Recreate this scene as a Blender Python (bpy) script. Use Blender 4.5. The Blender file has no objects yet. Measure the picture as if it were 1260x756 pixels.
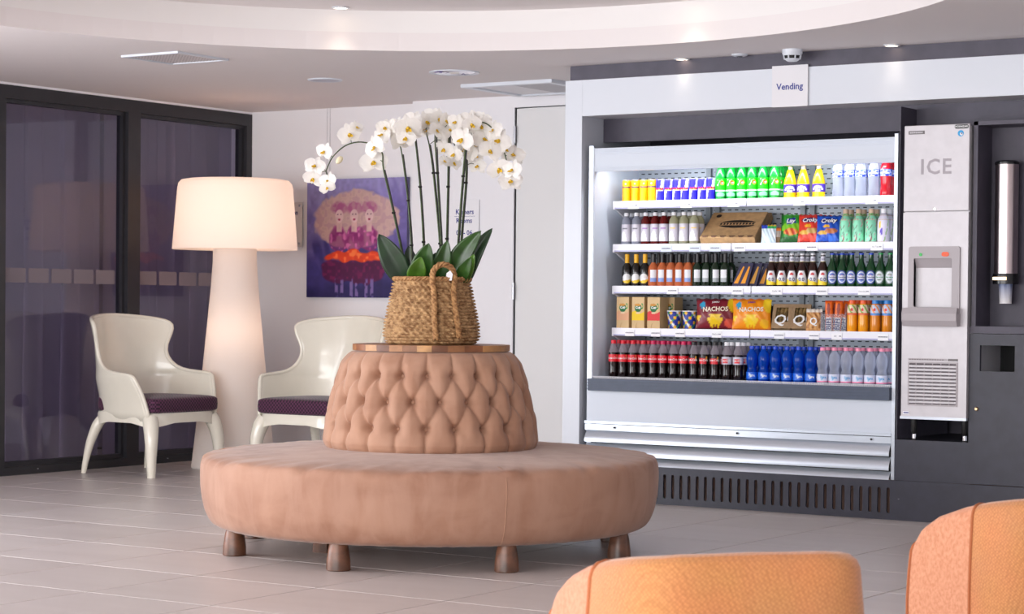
import bpy, bmesh, math, random
import numpy as np
from mathutils import Vector, Matrix
from mathutils.geometry import tessellate_polygon
PI = math.pi
random.seed(7)
scene = bpy.context.scene
COL = scene.collection

# ---------------------------------------------------------------- camera
EYE = 1.12
FPX, PCY = 2618.0, 422.0                     # focal length and principal row, in pixels of 1260x756
YAW, PITCH, ROLL = (math.radians(a) for a in (-33.28, 0.99, 0.53))
_f = Vector((math.sin(YAW) * math.cos(PITCH), math.cos(YAW) * math.cos(PITCH), -math.sin(PITCH)))
_r0 = Vector((math.cos(YAW), -math.sin(YAW), 0))
_u0 = _r0.cross(_f)
CR = math.cos(ROLL) * _r0 + math.sin(ROLL) * _u0
CU = -math.sin(ROLL) * _r0 + math.cos(ROLL) * _u0
CF = _f
CAMP = Vector((0, 0, EYE))
cam_d = bpy.data.cameras.new('camera')
cam_d.sensor_width = 36
cam_d.lens = FPX / 1260 * 36
cam_d.shift_y = (PCY - 378) / 1260
cam_d.dof.use_dof = True
cam_d.dof.focus_distance = 10.0
cam_d.dof.aperture_fstop = 10
cam_d.clip_end = 200
cam = bpy.data.objects.new('camera', cam_d)
COL.objects.link(cam)
m = Matrix((CR, CU, -CF)).transposed().to_4x4()
m.translation = CAMP
cam.matrix_world = m
scene.camera = cam

def ray(x, y): return CF + (x - 630) / FPX * CR - (y - PCY) / FPX * CU
def onz(x, y, z=0.0): d = ray(x, y); return CAMP + d * ((z - EYE) / d.z)
def ony(x, y, Y): d = ray(x, y); return CAMP + d * (Y / d.y)
def atd(x, y, D): return CAMP + ray(x, y) * D

# ---------------------------------------------------------------- world, light, exposure
scene.view_settings.view_transform = 'Standard'
scene.view_settings.look = 'None'
scene.view_settings.gamma = 1
scene.view_settings.use_curve_mapping = False
scene.view_settings.exposure = 0.05
wd = bpy.data.worlds.new('daylight')
scene.world = wd
wd.use_nodes = True
wd.node_tree.nodes['Background'].inputs[0].default_value = (0.90, 0.94, 1.0, 1)
wd.node_tree.nodes['Background'].inputs[1].default_value = 2.2

def area(name, loc, rot, sx, sy, power, col, spread=180):
    d = bpy.data.lights.new(name, 'AREA')
    d.shape = 'RECTANGLE'; d.size = sx; d.size_y = sy; d.energy = power; d.color = col
    d.spread = math.radians(spread)
    o = bpy.data.objects.new(name, d); COL.objects.link(o)
    o.location = loc; o.rotation_euler = rot
    return o
# daylight of the glazed front behind the photographer and of the clear windows further along the left wall
area('window_front_offscreen', (-5.0, -2.6, 1.45), (math.radians(90), 0, 0), 11, 2.3, 540, (1.0, 0.99, 0.98))
area('window_left_offscreen', (-10.12, 4.12, 1.3), (math.radians(90), 0, math.radians(-90)), 4.9, 2.2, 230, (0.90, 0.94, 1.0))

# ---------------------------------------------------------------- helpers
def lin(c):
    c = c / 255.0
    return c / 12.92 if c <= 0.04045 else ((c + 0.055) / 1.055) ** 2.4
def rgb(r, g, b): return (lin(r), lin(g), lin(b), 1.0)

MATS = {}
def mat(name, col=(200, 200, 200), rough=0.5, metal=0.0, spec=0.5, noise=0, nscale=30, ncol=None, bump=0, bscale=80,
        sheen=0, trans=0, alpha=None, emit=None, estr=0, coat=0):
    m = bpy.data.materials.new(name); m.use_nodes = True
    nt = m.node_tree; p = nt.nodes['Principled BSDF']
    p.inputs['Base Color'].default_value = rgb(*col)
    p.inputs['Roughness'].default_value = rough
    p.inputs['Metallic'].default_value = metal
    p.inputs['Specular IOR Level'].default_value = spec
    if coat: p.inputs['Coat Weight'].default_value = coat
    if sheen:
        p.inputs['Sheen Weight'].default_value = sheen
        p.inputs['Sheen Roughness'].default_value = 0.4
    if trans: p.inputs['Transmission Weight'].default_value = trans
    if alpha is not None: p.inputs['Alpha'].default_value = alpha
    if emit:
        p.inputs['Emission Color'].default_value = rgb(*emit)
        p.inputs['Emission Strength'].default_value = estr
    if noise or bump:
        tc = nt.nodes.new('ShaderNodeTexCoord')
    if noise:
        n = nt.nodes.new('ShaderNodeTexNoise'); n.inputs['Scale'].default_value = nscale; n.inputs['Detail'].default_value = 4
        nt.links.new(tc.outputs['Object'], n.inputs['Vector'])
        mx = nt.nodes.new('ShaderNodeMix'); mx.data_type = 'RGBA'
        mx.inputs['A'].default_value = rgb(*col)
        mx.inputs['B'].default_value = rgb(*(ncol or tuple(int(c * (1 - noise)) for c in col)))
        rp = nt.nodes.new('ShaderNodeMapRange'); rp.inputs['From Min'].default_value = .35; rp.inputs['From Max'].default_value = .65
        nt.links.new(n.outputs['Fac'], rp.inputs['Value'])
        nt.links.new(rp.outputs['Result'], mx.inputs['Factor'])
        nt.links.new(mx.outputs['Result'], p.inputs['Base Color'])
    if bump:
        n2 = nt.nodes.new('ShaderNodeTexNoise'); n2.inputs['Scale'].default_value = bscale; n2.inputs['Detail'].default_value = 3
        nt.links.new(tc.outputs['Object'], n2.inputs['Vector'])
        b = nt.nodes.new('ShaderNodeBump'); b.inputs['Strength'].default_value = bump; b.inputs['Distance'].default_value = .01
        nt.links.new(n2.outputs['Fac'], b.inputs['Height'])
        nt.links.new(b.outputs['Normal'], p.inputs['Normal'])
    MATS[name] = m
    return m

def see_through(name, tint, opacity, col, rough=0.08):
    """thin clear plastic or glass: a share of straight see-through, the rest a glossy skin"""
    m = mat(name, col, rough)
    nt = m.node_tree; p = nt.nodes['Principled BSDF']; out = nt.nodes['Material Output']
    t = nt.nodes.new('ShaderNodeBsdfTransparent'); t.inputs[0].default_value = rgb(*tint)
    mx = nt.nodes.new('ShaderNodeMixShader'); mx.inputs[0].default_value = opacity
    lw = nt.nodes.new('ShaderNodeLayerWeight'); lw.inputs['Blend'].default_value = .45
    ma = nt.nodes.new('ShaderNodeMath'); ma.operation = 'MULTIPLY_ADD'; ma.use_clamp = True
    ma.inputs[1].default_value = min(.55, 1 - opacity); ma.inputs[2].default_value = opacity * .8
    nt.links.new(lw.outputs['Fresnel'], ma.inputs[0]); nt.links.new(ma.outputs[0], mx.inputs[0])
    nt.links.new(t.outputs[0], mx.inputs[1]); nt.links.new(p.outputs[0], mx.inputs[2])
    nt.links.new(mx.outputs[0], out.inputs[0])
    return m

def print_mat(name, rough=0.35, coat=0.0):
    m = mat(name, (255, 255, 255), rough, coat=coat)
    nt = m.node_tree
    a = nt.nodes.new('ShaderNodeVertexColor'); a.layer_name = 'Col'
    nt.links.new(a.outputs['Color'], nt.nodes['Principled BSDF'].inputs['Base Color'])
    return m

class MB:
    def __init__(s): s.v = []; s.f = []; s.mi = []; s.c = None
    def add(s, vs, fs, mi=0):
        o = len(s.v); s.v += [tuple(v) for v in vs]
        s.f += [tuple(i + o for i in f) for f in fs]; s.mi += [mi] * len(fs)
        return s
    def box(s, x0, x1, y0, y1, z0, z1, mi=0, b=0.0):
        if b <= 0:
            vs = [(x0, y0, z0), (x1, y0, z0), (x1, y1, z0), (x0, y1, z0), (x0, y0, z1), (x1, y0, z1), (x1, y1, z1), (x0, y1, z1)]
            return s.add(vs, [(0, 3, 2, 1), (4, 5, 6, 7), (0, 1, 5, 4), (1, 2, 6, 5), (2, 3, 7, 6), (3, 0, 4, 7)], mi)
        bm = bmesh.new(); bmesh.ops.create_cube(bm, size=1)
        for v in bm.verts:
            v.co = ((x0 + x1) / 2 + v.co.x * (x1 - x0), (y0 + y1) / 2 + v.co.y * (y1 - y0), (z0 + z1) / 2 + v.co.z * (z1 - z0))
        bmesh.ops.bevel(bm, geom=bm.edges[:], offset=b, segments=2, affect='EDGES', profile=.5)
        bm.verts.index_update()
        s.add([v.co[:] for v in bm.verts], [[v.index for v in f.verts] for f in bm.faces], mi); bm.free()
        return s
    def lathe(s, prof, seg=24, mi=0, sx=1, sy=1, cx=0, cy=0, a0=-PI, a1=PI):
        full = abs(a1 - a0 - 2 * PI) < 1e-6
        n = seg if full else seg + 1
        vs = []; fs = []
        for r, z in prof:
            for k in range(n):
                a = a0 + (a1 - a0) * k / seg
                vs.append((cx + r * math.sin(a) * sx, cy - r * math.cos(a) * sy, z))
        for i in range(len(prof) - 1):
            for k in range(seg):
                k2 = (k + 1) % n
                fs.append((i * n + k, i * n + k2, (i + 1) * n + k2, (i + 1) * n + k))
        return s.add(vs, fs, mi)
    def tube(s, pts, r, seg=8, mi=0, cap=True, flat=1.0):
        pts = [Vector(p) for p in pts]; n = len(pts)
        rr = r if hasattr(r, '__len__') else [r] * n
        vs = []; fs = []; up = None
        for i, p in enumerate(pts):
            t = (pts[min(i + 1, n - 1)] - pts[max(i - 1, 0)]).normalized()
            if up is None:
                up = Vector((0, 0, 1)) if abs(t.z) < .9 else Vector((1, 0, 0))
            a = t.cross(up).normalized(); b = a.cross(t); up = b
            for k in range(seg):
                th = 2 * PI * k / seg
                vs.append(p + a * math.cos(th) * rr[i] + b * math.sin(th) * rr[i] * flat)
        for i in range(n - 1):
            for k in range(seg):
                k2 = (k + 1) % seg
                fs.append((i * seg + k, i * seg + k2, (i + 1) * seg + k2, (i + 1) * seg + k))
        if cap:
            fs.append(tuple(range(seg - 1, -1, -1))); fs.append(tuple((n - 1) * seg + k for k in range(seg)))
        return s.add(vs, fs, mi)
    def grid(s, fn, nu, nv, mi=0, wrap=False):
        vs = [fn(i / nu, j / nv) for j in range(nv + 1) for i in range(nu + (0 if wrap else 1))]
        w = nu if wrap else nu + 1; fs = []
        for j in range(nv):
            for i in range(nu):
                i2 = (i + 1) % w
                fs.append((j * w + i, j * w + i2, (j + 1) * w + i2, (j + 1) * w + i))
        return s.add(vs, fs, mi)
    def prism(s, poly, z0, z1, axis='z', mi=0, holes=()):
        """extrude an outline (with holes) between two levels along an axis"""
        def P(p, h):
            return (p[0], p[1], h) if axis == 'z' else ((p[0], h, p[1]) if axis == 'y' else (h, p[0], p[1]))
        loops = [list(poly)] + [list(h) for h in holes]
        flat = [p for l in loops for p in l]; n = len(flat)
        tris = tessellate_polygon([[Vector((p[0], p[1], 0)) for p in l] for l in loops])
        vs = [P(p, z0) for p in flat] + [P(p, z1) for p in flat]
        fs = [tuple(t) for t in tris] + [tuple(i + n for i in reversed(t)) for t in tris]
        o = 0
        for l in loops:
            k = len(l)
            for i in range(k):
                j = (i + 1) % k
                fs.append((o + i, o + j, n + o + j, n + o + i))
            o += k
        return s.add(vs, fs, mi)
    def mesh(s, name, mats, smooth=False):
        me = bpy.data.meshes.new(name)
        me.from_pydata(s.v, [], s.f)
        for mm in (mats if isinstance(mats, (list, tuple)) else [mats]):
            me.materials.append(MATS[mm] if isinstance(mm, str) else mm)
        if any(s.mi): me.polygons.foreach_set('material_index', s.mi)
        if s.c is not None:
            ca = me.color_attributes.new('Col', 'FLOAT_COLOR', 'POINT')
            ca.data.foreach_set('color', np.asarray(s.c, dtype=np.float32).ravel())
        bm = bmesh.new(); bm.from_mesh(me); bmesh.ops.recalc_face_normals(bm, faces=bm.faces); bm.to_mesh(me); bm.free()
        if smooth:
            me.polygons.foreach_set('use_smooth', [True] * len(me.polygons))
            if smooth is not True:
                me.set_sharp_from_angle(angle=math.radians(smooth))
        me.update()
        return me
    def build(s, name, mats, parent=None, smooth=False, **kw):
        return link(name, s.mesh(name, mats, smooth), parent, **kw)

def link(name, me, parent=None, loc=None, rz=None):
    o = bpy.data.objects.new(name, me); COL.objects.link(o)
    if parent is not None: o.parent = parent
    if loc is not None: o.location = loc
    if rz is not None: o.rotation_euler = (0, 0, rz)
    return o
def tag(o, label, cat, group=None):
    o['label'] = label; o['category'] = cat
    if group: o['group'] = group
    return o
def thing(name, label, cat, loc=(0, 0, 0), rz=0, group=None):
    o = bpy.data.objects.new(name, None); COL.objects.link(o)
    o.empty_display_size = .1
    o.location = loc; o.rotation_euler = (0, 0, rz)
    return tag(o, label, cat, group)
def struct(o, label=None, cat=None):
    o['kind'] = 'structure'
    if label: o['label'] = label
    if cat: o['category'] = cat
    return o
def local(o, v): return tuple(Vector(v) - Vector(o.location))

_tc = {}
def text_geo(s, size, bold=0.0, space=1.0):
    k = (s, size, bold, space)
    if k not in _tc:
        c = bpy.data.curves.new('txt', 'FONT'); c.body = s; c.size = size; c.align_x = 'CENTER'; c.align_y = 'CENTER'
        c.resolution_u = 2; c.offset = bold * size; c.space_character = space
        o = bpy.data.objects.new('txt', c)
        me = o.to_mesh()
        vs = [tuple(v.co[:2]) for v in me.vertices]; fs = [tuple(p.vertices) for p in me.polygons]
        o.to_mesh_clear(); bpy.data.objects.remove(o); bpy.data.curves.remove(c)
        _tc[k] = (vs, fs)
    return _tc[k]
def put_text(mb, s, size, fn, mi=0, bold=0.0, space=1.0, shear=0.0, rot=0.0):
    """lay text out on any surface: fn(x, z) -> point"""
    vs, fs = text_geo(s, size, bold, space)
    cr, sr = math.cos(rot), math.sin(rot)
    out = []
    for x, z in vs:
        x += z * shear
        x, z = x * cr - z * sr, x * sr + z * cr
        out.append(fn(x, z))
    mb.add(out, fs, mi)
    return mb
def flat_xz(cx, y, cz): return lambda x, z: (cx + x, y, cz + z)
def on_cyl(r, cz, a0=0.0): return lambda x, z: (r * math.sin(a0 + x / r), -r * math.cos(a0 + x / r), cz + z)

def smooth_path(pts, n=8):
    pts = [Vector(p) for p in pts]; out = []
    for i in range(len(pts) - 1):
        p0 = pts[max(i - 1, 0)]; p1 = pts[i]; p2 = pts[i + 1]; p3 = pts[min(i + 2, len(pts) - 1)]
        for k in range(n):
            t = k / n
            out.append(.5 * ((2 * p1) + (p2 - p0) * t + (2 * p0 - 5 * p1 + 4 * p2 - p3) * t * t + (3 * p1 - p0 - 3 * p2 + p3) * t ** 3))
    out.append(pts[-1])
    return out
def interp(x, xs, ys): return float(np.interp(x, xs, ys))

# ---------------------------------------------------------------- materials
mat('wall_white', (243, 242, 246), .6, bump=.05, bscale=200)
mat('ceiling_paint', (232, 225, 224), .75, bump=.03, bscale=250)
mat('band_white', (236, 232, 230), .6, bump=.02, bscale=200)
mat('grout', (104, 94, 90), .8, noise=.15, nscale=40)
mat('frame_dark', (46, 45, 50), .4, noise=.1, nscale=8)
mat('white_gloss', (218, 222, 230), .3, bump=.01, bscale=60)
mat('jamb_white', (226, 224, 228), .45)
mat('dark_panel', (80, 76, 90), .5, noise=.08, nscale=12)
mat('dark_blue_panel', (54, 54, 67), .45, noise=.1, nscale=15)
mat('black', (14, 14, 16), .5)
mat('black_gloss', (20, 20, 23), .25)
mat('steel', (190, 192, 198), .3, metal=1, bump=.02, bscale=150)
mat('chrome', (225, 226, 232), .12, metal=1)
mat('fridge_white', (214, 221, 232), .35)
mat('fridge_grey', (150, 158, 166), .45)
mat('shelf_white', (236, 236, 244), .3)
mat('rail_lilac', (176, 174, 214), .35)
mat('bumper', (72, 82, 104), .45, noise=.06, nscale=20)
mat('alu', (205, 212, 222), .35, metal=.6)
mat('tag_white', (244, 244, 248), .5)
mat('tag_blue', (224, 234, 248), .5)
mat('ink_grey', (120, 122, 135), .6)
mat('ink_blue', (42, 52, 140), .5)
mat('ice_grey', (206, 202, 206), .38, metal=.15, noise=.02, nscale=20)
mat('ice_light', (176, 168, 172), .4)
mat('ice_letter', (172, 165, 171), .5)
mat('ice_recess', (140, 132, 138), .4)
mat('chair_cream', (246, 240, 224), .18, spec=.5, coat=.3, noise=.02, nscale=5)
mat('wood_leg', (124, 80, 56), .35, noise=.4, nscale=14, bump=.05, bscale=30)
mat('leaf', (52, 92, 34), .28, noise=.3, nscale=12, bump=.08, bscale=25)
mat('leaf_dark', (34, 64, 34), .28, noise=.3, nscale=12, bump=.08, bscale=25)
mat('leaf_bright', (84, 126, 40), .28, noise=.25, nscale=12, bump=.08, bscale=25)
mat('stem_green', (70, 88, 48), .5, noise=.3, nscale=40)
mat('stake_dark', (44, 40, 42), .5, noise=.2, nscale=40)
mat('petal', (252, 250, 247), .5, bump=.05, bscale=60)
_nt = MATS['petal'].node_tree; _tl = _nt.nodes.new('ShaderNodeBsdfTranslucent'); _tl.inputs[0].default_value = rgb(252, 248, 240)
_mx = _nt.nodes.new('ShaderNodeMixShader'); _mx.inputs[0].default_value = .38
_nt.links.new(_nt.nodes['Principled BSDF'].outputs[0], _mx.inputs[1]); _nt.links.new(_tl.outputs[0], _mx.inputs[2]); _nt.links.new(_mx.outputs[0], _nt.nodes['Material Output'].inputs[0])
mat('petal_lip', (240, 214, 96), .5, noise=.2, nscale=60)
mat('petal_yellow', (246, 200, 44), .5, noise=.2, nscale=60)
mat('soil_moss', (60, 46, 34), .9, noise=.5, nscale=40, bump=.4, bscale=60)
mat('seagrass', (196, 158, 112), .75, noise=1, nscale=45, ncol=(128, 90, 54), bump=.5, bscale=140)
mat('seagrass_rope', (192, 146, 96), .75, noise=1, nscale=60, ncol=(132, 90, 52), bump=.5, bscale=140)
mat('lamp_white', (246, 240, 232), .5)
mat('wire', (200, 200, 205), .4, metal=.5)
print_mat('printed', .32)
print_mat('printed_matt', .6)
print_mat('canvas_paint', .55)
for nm, c in dict(ink_white=(248, 248, 248), ink_black=(22, 22, 26), ink_red=(222, 24, 40), ink_navy=(26, 30, 110), ink_yellow=(250, 206, 20),
                  ink_purple=(112, 40, 160), ink_cream=(246, 236, 214), ink_cyan=(40, 160, 220), ink_sky=(40, 160, 220)).items():
    mat(nm, c, .4)

# velvet of the round sofa, with brushed patches
def velvet(name, a, b, c):
    """nap brushed this way and that: broad patches and finer vertical strokes of lighter and darker pile"""
    m = mat(name, a, .75, sheen=.2, bump=.14, bscale=16)
    nt = m.node_tree; p = nt.nodes['Principled BSDF']; tc = nt.nodes.new('ShaderNodeTexCoord')
    def nz(scale, vec, detail=4):
        mp = nt.nodes.new('ShaderNodeMapping'); mp.inputs['Scale'].default_value = vec
        n = nt.nodes.new('ShaderNodeTexNoise'); n.inputs['Scale'].default_value = scale; n.inputs['Detail'].default_value = detail; n.inputs['Distortion'].default_value = .6
        r = nt.nodes.new('ShaderNodeMapRange'); r.inputs['From Min'].default_value = .38; r.inputs['From Max'].default_value = .66
        nt.links.new(tc.outputs['Object'], mp.inputs['Vector']); nt.links.new(mp.outputs['Vector'], n.inputs['Vector']); nt.links.new(n.outputs['Fac'], r.inputs['Value'])
        return r.outputs['Result']
    m1 = nt.nodes.new('ShaderNodeMix'); m1.data_type = 'RGBA'; m1.inputs['A'].default_value = rgb(*a); m1.inputs['B'].default_value = rgb(*b)
    m2 = nt.nodes.new('ShaderNodeMix'); m2.data_type = 'RGBA'; m2.inputs['B'].default_value = rgb(*c)
    nt.links.new(nz(2.6, (1, 1, 2)), m1.inputs['Factor']); nt.links.new(m1.outputs['Result'], m2.inputs['A'])
    ml = nt.nodes.new('ShaderNodeMath'); ml.operation = 'MULTIPLY'; ml.inputs[1].default_value = .55
    nt.links.new(nz(7, (1.6, 1.6, .5), 6), ml.inputs[0]); nt.links.new(ml.outputs[0], m2.inputs['Factor'])
    nt.links.new(m2.outputs['Result'], p.inputs['Base Color'])
    return m
velvet('velvet', (168, 126, 103), (149, 106, 84), (179, 140, 119))
velvet('velvet_tuft', (174, 132, 107), (156, 113, 89), (182, 143, 120))

def orange_weave():
    m = mat('orange_weave', (222, 142, 74), .8, sheen=.3)
    nt = m.node_tree; p = nt.nodes['Principled BSDF']
    tc = nt.nodes.new('ShaderNodeTexCoord')
    mp = nt.nodes.new('ShaderNodeMapping'); mp.inputs['Rotation'].default_value = (0.6, 0.5, 0.78)
    nt.links.new(tc.outputs['Object'], mp.inputs['Vector'])
    ck = nt.nodes.new('ShaderNodeTexVoronoi'); ck.inputs['Scale'].default_value = 150; ck.inputs['Randomness'].default_value = .35
    cr_ = nt.nodes.new('ShaderNodeMix'); cr_.data_type = 'RGBA'; cr_.inputs['A'].default_value = rgb(220, 150, 94); cr_.inputs['B'].default_value = rgb(172, 108, 62)
    nt.links.new(ck.outputs['Distance'], cr_.inputs['Factor'])
    nz = nt.nodes.new('ShaderNodeTexNoise'); nz.inputs['Scale'].default_value = 7
    nt.links.new(tc.outputs['Object'], nz.inputs['Vector'])
    nt.links.new(mp.outputs['Vector'], ck.inputs['Vector'])
    mx = nt.nodes.new('ShaderNodeMix'); mx.data_type = 'RGBA'; mx.blend_type = 'MULTIPLY'; mx.inputs['Factor'].default_value = .25
    nt.links.new(cr_.outputs['Result'], mx.inputs['A']); nt.links.new(nz.outputs['Color'], mx.inputs['B'])
    nt.links.new(mx.outputs['Result'], p.inputs['Base Color'])
    b = nt.nodes.new('ShaderNodeBump'); b.inputs['Strength'].default_value = .4; b.inputs['Distance'].default_value = .002
    b.invert = True; nt.links.new(ck.outputs['Distance'], b.inputs['Height']); nt.links.new(b.outputs['Normal'], p.inputs['Normal'])
orange_weave()
mat('peach_plush', (208, 146, 112), .8, sheen=.2, noise=1, nscale=90, ncol=(190, 124, 88), bump=.3, bscale=160)
mat('piping_rust', (170, 98, 58), .8)

def check_fabric():
    m = mat('check_fabric', (80, 36, 66), .85, sheen=.2)
    nt = m.node_tree; p = nt.nodes['Principled BSDF']
    tc = nt.nodes.new('ShaderNodeTexCoord')
    ck = nt.nodes.new('ShaderNodeTexChecker'); ck.inputs['Scale'].default_value = 78
    ck.inputs['Color1'].default_value = rgb(96, 48, 80); ck.inputs['Color2'].default_value = rgb(36, 15, 32)
    nt.links.new(tc.outputs['Object'], ck.inputs['Vector'])
    nt.links.new(ck.outputs['Color'], p.inputs['Base Color'])
check_fabric()

def tile_mat():
    m = mat('floor_tile', (214, 202, 192), .34, spec=.45)
    nt = m.node_tree; p = nt.nodes['Principled BSDF']
    g = nt.nodes.new('ShaderNodeNewGeometry'); oi = nt.nodes.new('ShaderNodeObjectInfo')
    n = nt.nodes.new('ShaderNodeTexNoise'); n.inputs['Scale'].default_value = 1.6; n.inputs['Detail'].default_value = 5
    mp = nt.nodes.new('ShaderNodeMapping'); mp.inputs['Scale'].default_value = (1.0, 4.0, 1)
    nt.links.new(g.outputs['Position'], mp.inputs['Vector']); nt.links.new(mp.outputs['Vector'], n.inputs['Vector'])
    add = nt.nodes.new('ShaderNodeMath'); add.operation = 'ADD'
    mul = nt.nodes.new('ShaderNodeMath'); mul.operation = 'MULTIPLY'; mul.inputs[1].default_value = .35
    nt.links.new(oi.outputs['Random'], mul.inputs[0]); nt.links.new(mul.outputs[0], add.inputs[0]); nt.links.new(n.outputs['Fac'], add.inputs[1])
    mx = nt.nodes.new('ShaderNodeMix'); mx.data_type = 'RGBA'
    mx.inputs['A'].default_value = rgb(190, 180, 176); mx.inputs['B'].default_value = rgb(208, 199, 196)
    nt.links.new(add.outputs[0], mx.inputs['Factor'])
    nt.links.new(mx.outputs['Result'], p.inputs['Base Color'])
tile_mat()

def pane_glass(name, tint, ior=1.5):
    m = bpy.data.materials.new(name); m.use_nodes = True; nt = m.node_tree; nt.nodes.clear()
    out = nt.nodes.new('ShaderNodeOutputMaterial'); mx = nt.nodes.new('ShaderNodeMixShader')
    t = nt.nodes.new('ShaderNodeBsdfTransparent'); t.inputs[0].default_value = rgb(*tint)
    g = nt.nodes.new('ShaderNodeBsdfGlossy'); g.inputs['Roughness'].default_value = .015
    fr = nt.nodes.new('ShaderNodeFresnel'); fr.inputs[0].default_value = ior
    gm = nt.nodes.new('ShaderNodeNewGeometry')     # leaving the pane: the inverse index
    f2 = nt.nodes.new('ShaderNodeMix'); f2.data_type = 'FLOAT'; f2.inputs[2].default_value = ior; f2.inputs[3].default_value = 1 / ior
    nt.links.new(gm.outputs['Backfacing'], f2.inputs[0]); nt.links.new(f2.outputs[0], fr.inputs[0])
    nt.links.new(fr.outputs[0], mx.inputs[0]); nt.links.new(t.outputs[0], mx.inputs[1]); nt.links.new(g.outputs[0], mx.inputs[2])
    nt.links.new(mx.outputs[0], out.inputs[0]); MATS[name] = m
pane_glass('window_glass', (230, 228, 238), 1.5)

def sheer(name, col, opacity):
    m = bpy.data.materials.new(name); m.use_nodes = True; nt = m.node_tree; nt.nodes.clear()
    out = nt.nodes.new('ShaderNodeOutputMaterial'); mx = nt.nodes.new('ShaderNodeMixShader'); m2 = nt.nodes.new('ShaderNodeMixShader')
    t = nt.nodes.new('ShaderNodeBsdfTransparent')
    d = nt.nodes.new('ShaderNodeBsdfDiffuse'); d.inputs[0].default_value = rgb(*col)
    tl = nt.nodes.new('ShaderNodeBsdfTranslucent'); tl.inputs[0].default_value = rgb(*col)
    m2.inputs[0].default_value = .35; nt.links.new(d.outputs[0], m2.inputs[1]); nt.links.new(tl.outputs[0], m2.inputs[2])
    mx.inputs[0].default_value = opacity
    nt.links.new(t.outputs[0], mx.inputs[1]); nt.links.new(m2.outputs[0], mx.inputs[2])
    nt.links.new(mx.outputs[0], out.inputs[0]); MATS[name] = m
sheer('sheer_lilac', (242, 235, 246), .45)
mat('sticker_frost', (150, 138, 146), .7, alpha=.7)

def lamp_shell():
    m = bpy.data.materials.new('lamp_shell'); m.use_nodes = True; nt = m.node_tree; nt.nodes.clear()
    out = nt.nodes.new('ShaderNodeOutputMaterial'); mx = nt.nodes.new('ShaderNodeMixShader')
    d = nt.nodes.new('ShaderNodeBsdfDiffuse'); d.inputs[0].default_value = rgb(246, 240, 236)
    tl = nt.nodes.new('ShaderNodeBsdfTranslucent'); tl.inputs[0].default_value = rgb(250, 240, 232)
    mx.inputs[0].default_value = .32
    nt.links.new(d.outputs[0], mx.inputs[1]); nt.links.new(tl.outputs[0], mx.inputs[2]); nt.links.new(mx.outputs[0], out.inputs[0])
    MATS['lamp_shell'] = m
lamp_shell()

def perforated():
    m = mat('perforated', (176, 184, 194), .4, metal=.2)
    nt = m.node_tree; p = nt.nodes['Principled BSDF']
    tc = nt.nodes.new('ShaderNodeTexCoord'); mp = nt.nodes.new('ShaderNodeMapping')
    mp.inputs['Rotation'].default_value = (math.radians(90), 0, 0)
    br = nt.nodes.new('ShaderNodeTexBrick'); br.offset = .5
    br.inputs['Scale'].default_value = 1; br.inputs['Brick Width'].default_value = .045; br.inputs['Row Height'].default_value = .028
    br.inputs['Mortar Size'].default_value = .0108; br.inputs['Mortar Smooth'].default_value = 0
    br.inputs['Color1'].default_value = rgb(30, 32, 38); br.inputs['Color2'].default_value = rgb(30, 32, 38)
    br.inputs['Mortar'].default_value = rgb(176, 184, 194)
    nt.links.new(tc.outputs['Object'], mp.inputs['Vector']); nt.links.new(mp.outputs['Vector'], br.inputs['Vector'])
    nt.links.new(br.outputs['Color'], p.inputs['Base Color'])
perforated()

# ---------------------------------------------------------------- the setting
XW, YB, YD, ZC, ZC2 = -10.17, 12.0, 11.86, 2.52, 2.74
XSTEP = -8.62
TS = 0.6258; TX0, TY0 = -8.368, 6.585
floor = MB().box(-12.2, 3.0, -3.0, 12.2, -.06, -.004).build('floor', 'grout'); struct(floor, 'pale beige square tiled floor', 'floor')
tb = MB().box(0, TS - .007, 0, TS - .007, -.012, 0, b=.001).mesh('tile', 'floor_tile')
near_l = []; rest = MB()
for i in range(-7, 19):
    for j in range(-16, 10):
        x = TX0 + i * TS + .0025; y = TY0 + j * TS + .0025
        if x > 2.4 or y > 12.0 or x < -12.1 or y < -3: continue
        # inside or close to the photograph's view: single tiles
        d = (Vector((x + TS / 2, y + TS / 2, 0)) - CAMP); dep = d.dot(CF)
        px = 630 + FPX * d.dot(CR) / dep if dep > .5 else 9e9
        py = PCY - FPX * d.dot(CU) / dep if dep > .5 else 9e9
        if -260 < px < 1520 and 440 < py < 1150: near_l.append((x, y))
        else: rest.box(x, x + TS - .007, y, y + TS - .007, -.012, 0)
for x, y in near_l: link('tile', tb, floor, loc=(x, y, 0))
ro = rest.build('tile_field', 'floor_tile', floor); ro['kind'] = 'stuff'

# ceiling with the round recess
RC, RR = (-5.534, 7.307), 2.604
NC = 96
circ = [(RC[0] + RR * math.cos(2 * PI * k / NC), RC[1] + RR * math.sin(2 * PI * k / NC)) for k in range(NC)]
ceil = MB().prism([(-12.2, -3), (3, -3), (3, 12.2), (-12.2, 12.2)], ZC, ZC + .1, holes=[circ]).build('ceiling', 'ceiling_paint')
struct(ceil, 'white plaster ceiling with a round raised recess', 'ceiling')
MB().lathe([(RR + .001, ZC), (RR + .001, ZC2)], NC, cx=RC[0], cy=RC[1]).build('recess_band', 'band_white', ceil, smooth=True)
MB().prism([(RC[0] + (RR + .05) * math.cos(2 * PI * k / NC), RC[1] + (RR + .05) * math.sin(2 * PI * k / NC)) for k in range(NC)], ZC2, ZC2 + .05).build('recess_ceiling', 'ceiling_paint', ceil)

wb = MB().box(XW - .2, XSTEP, YB, YB + .15, 0, ZC).build('wall_back', 'wall_white'); struct(wb, 'white back wall beside the window', 'wall')
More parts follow.
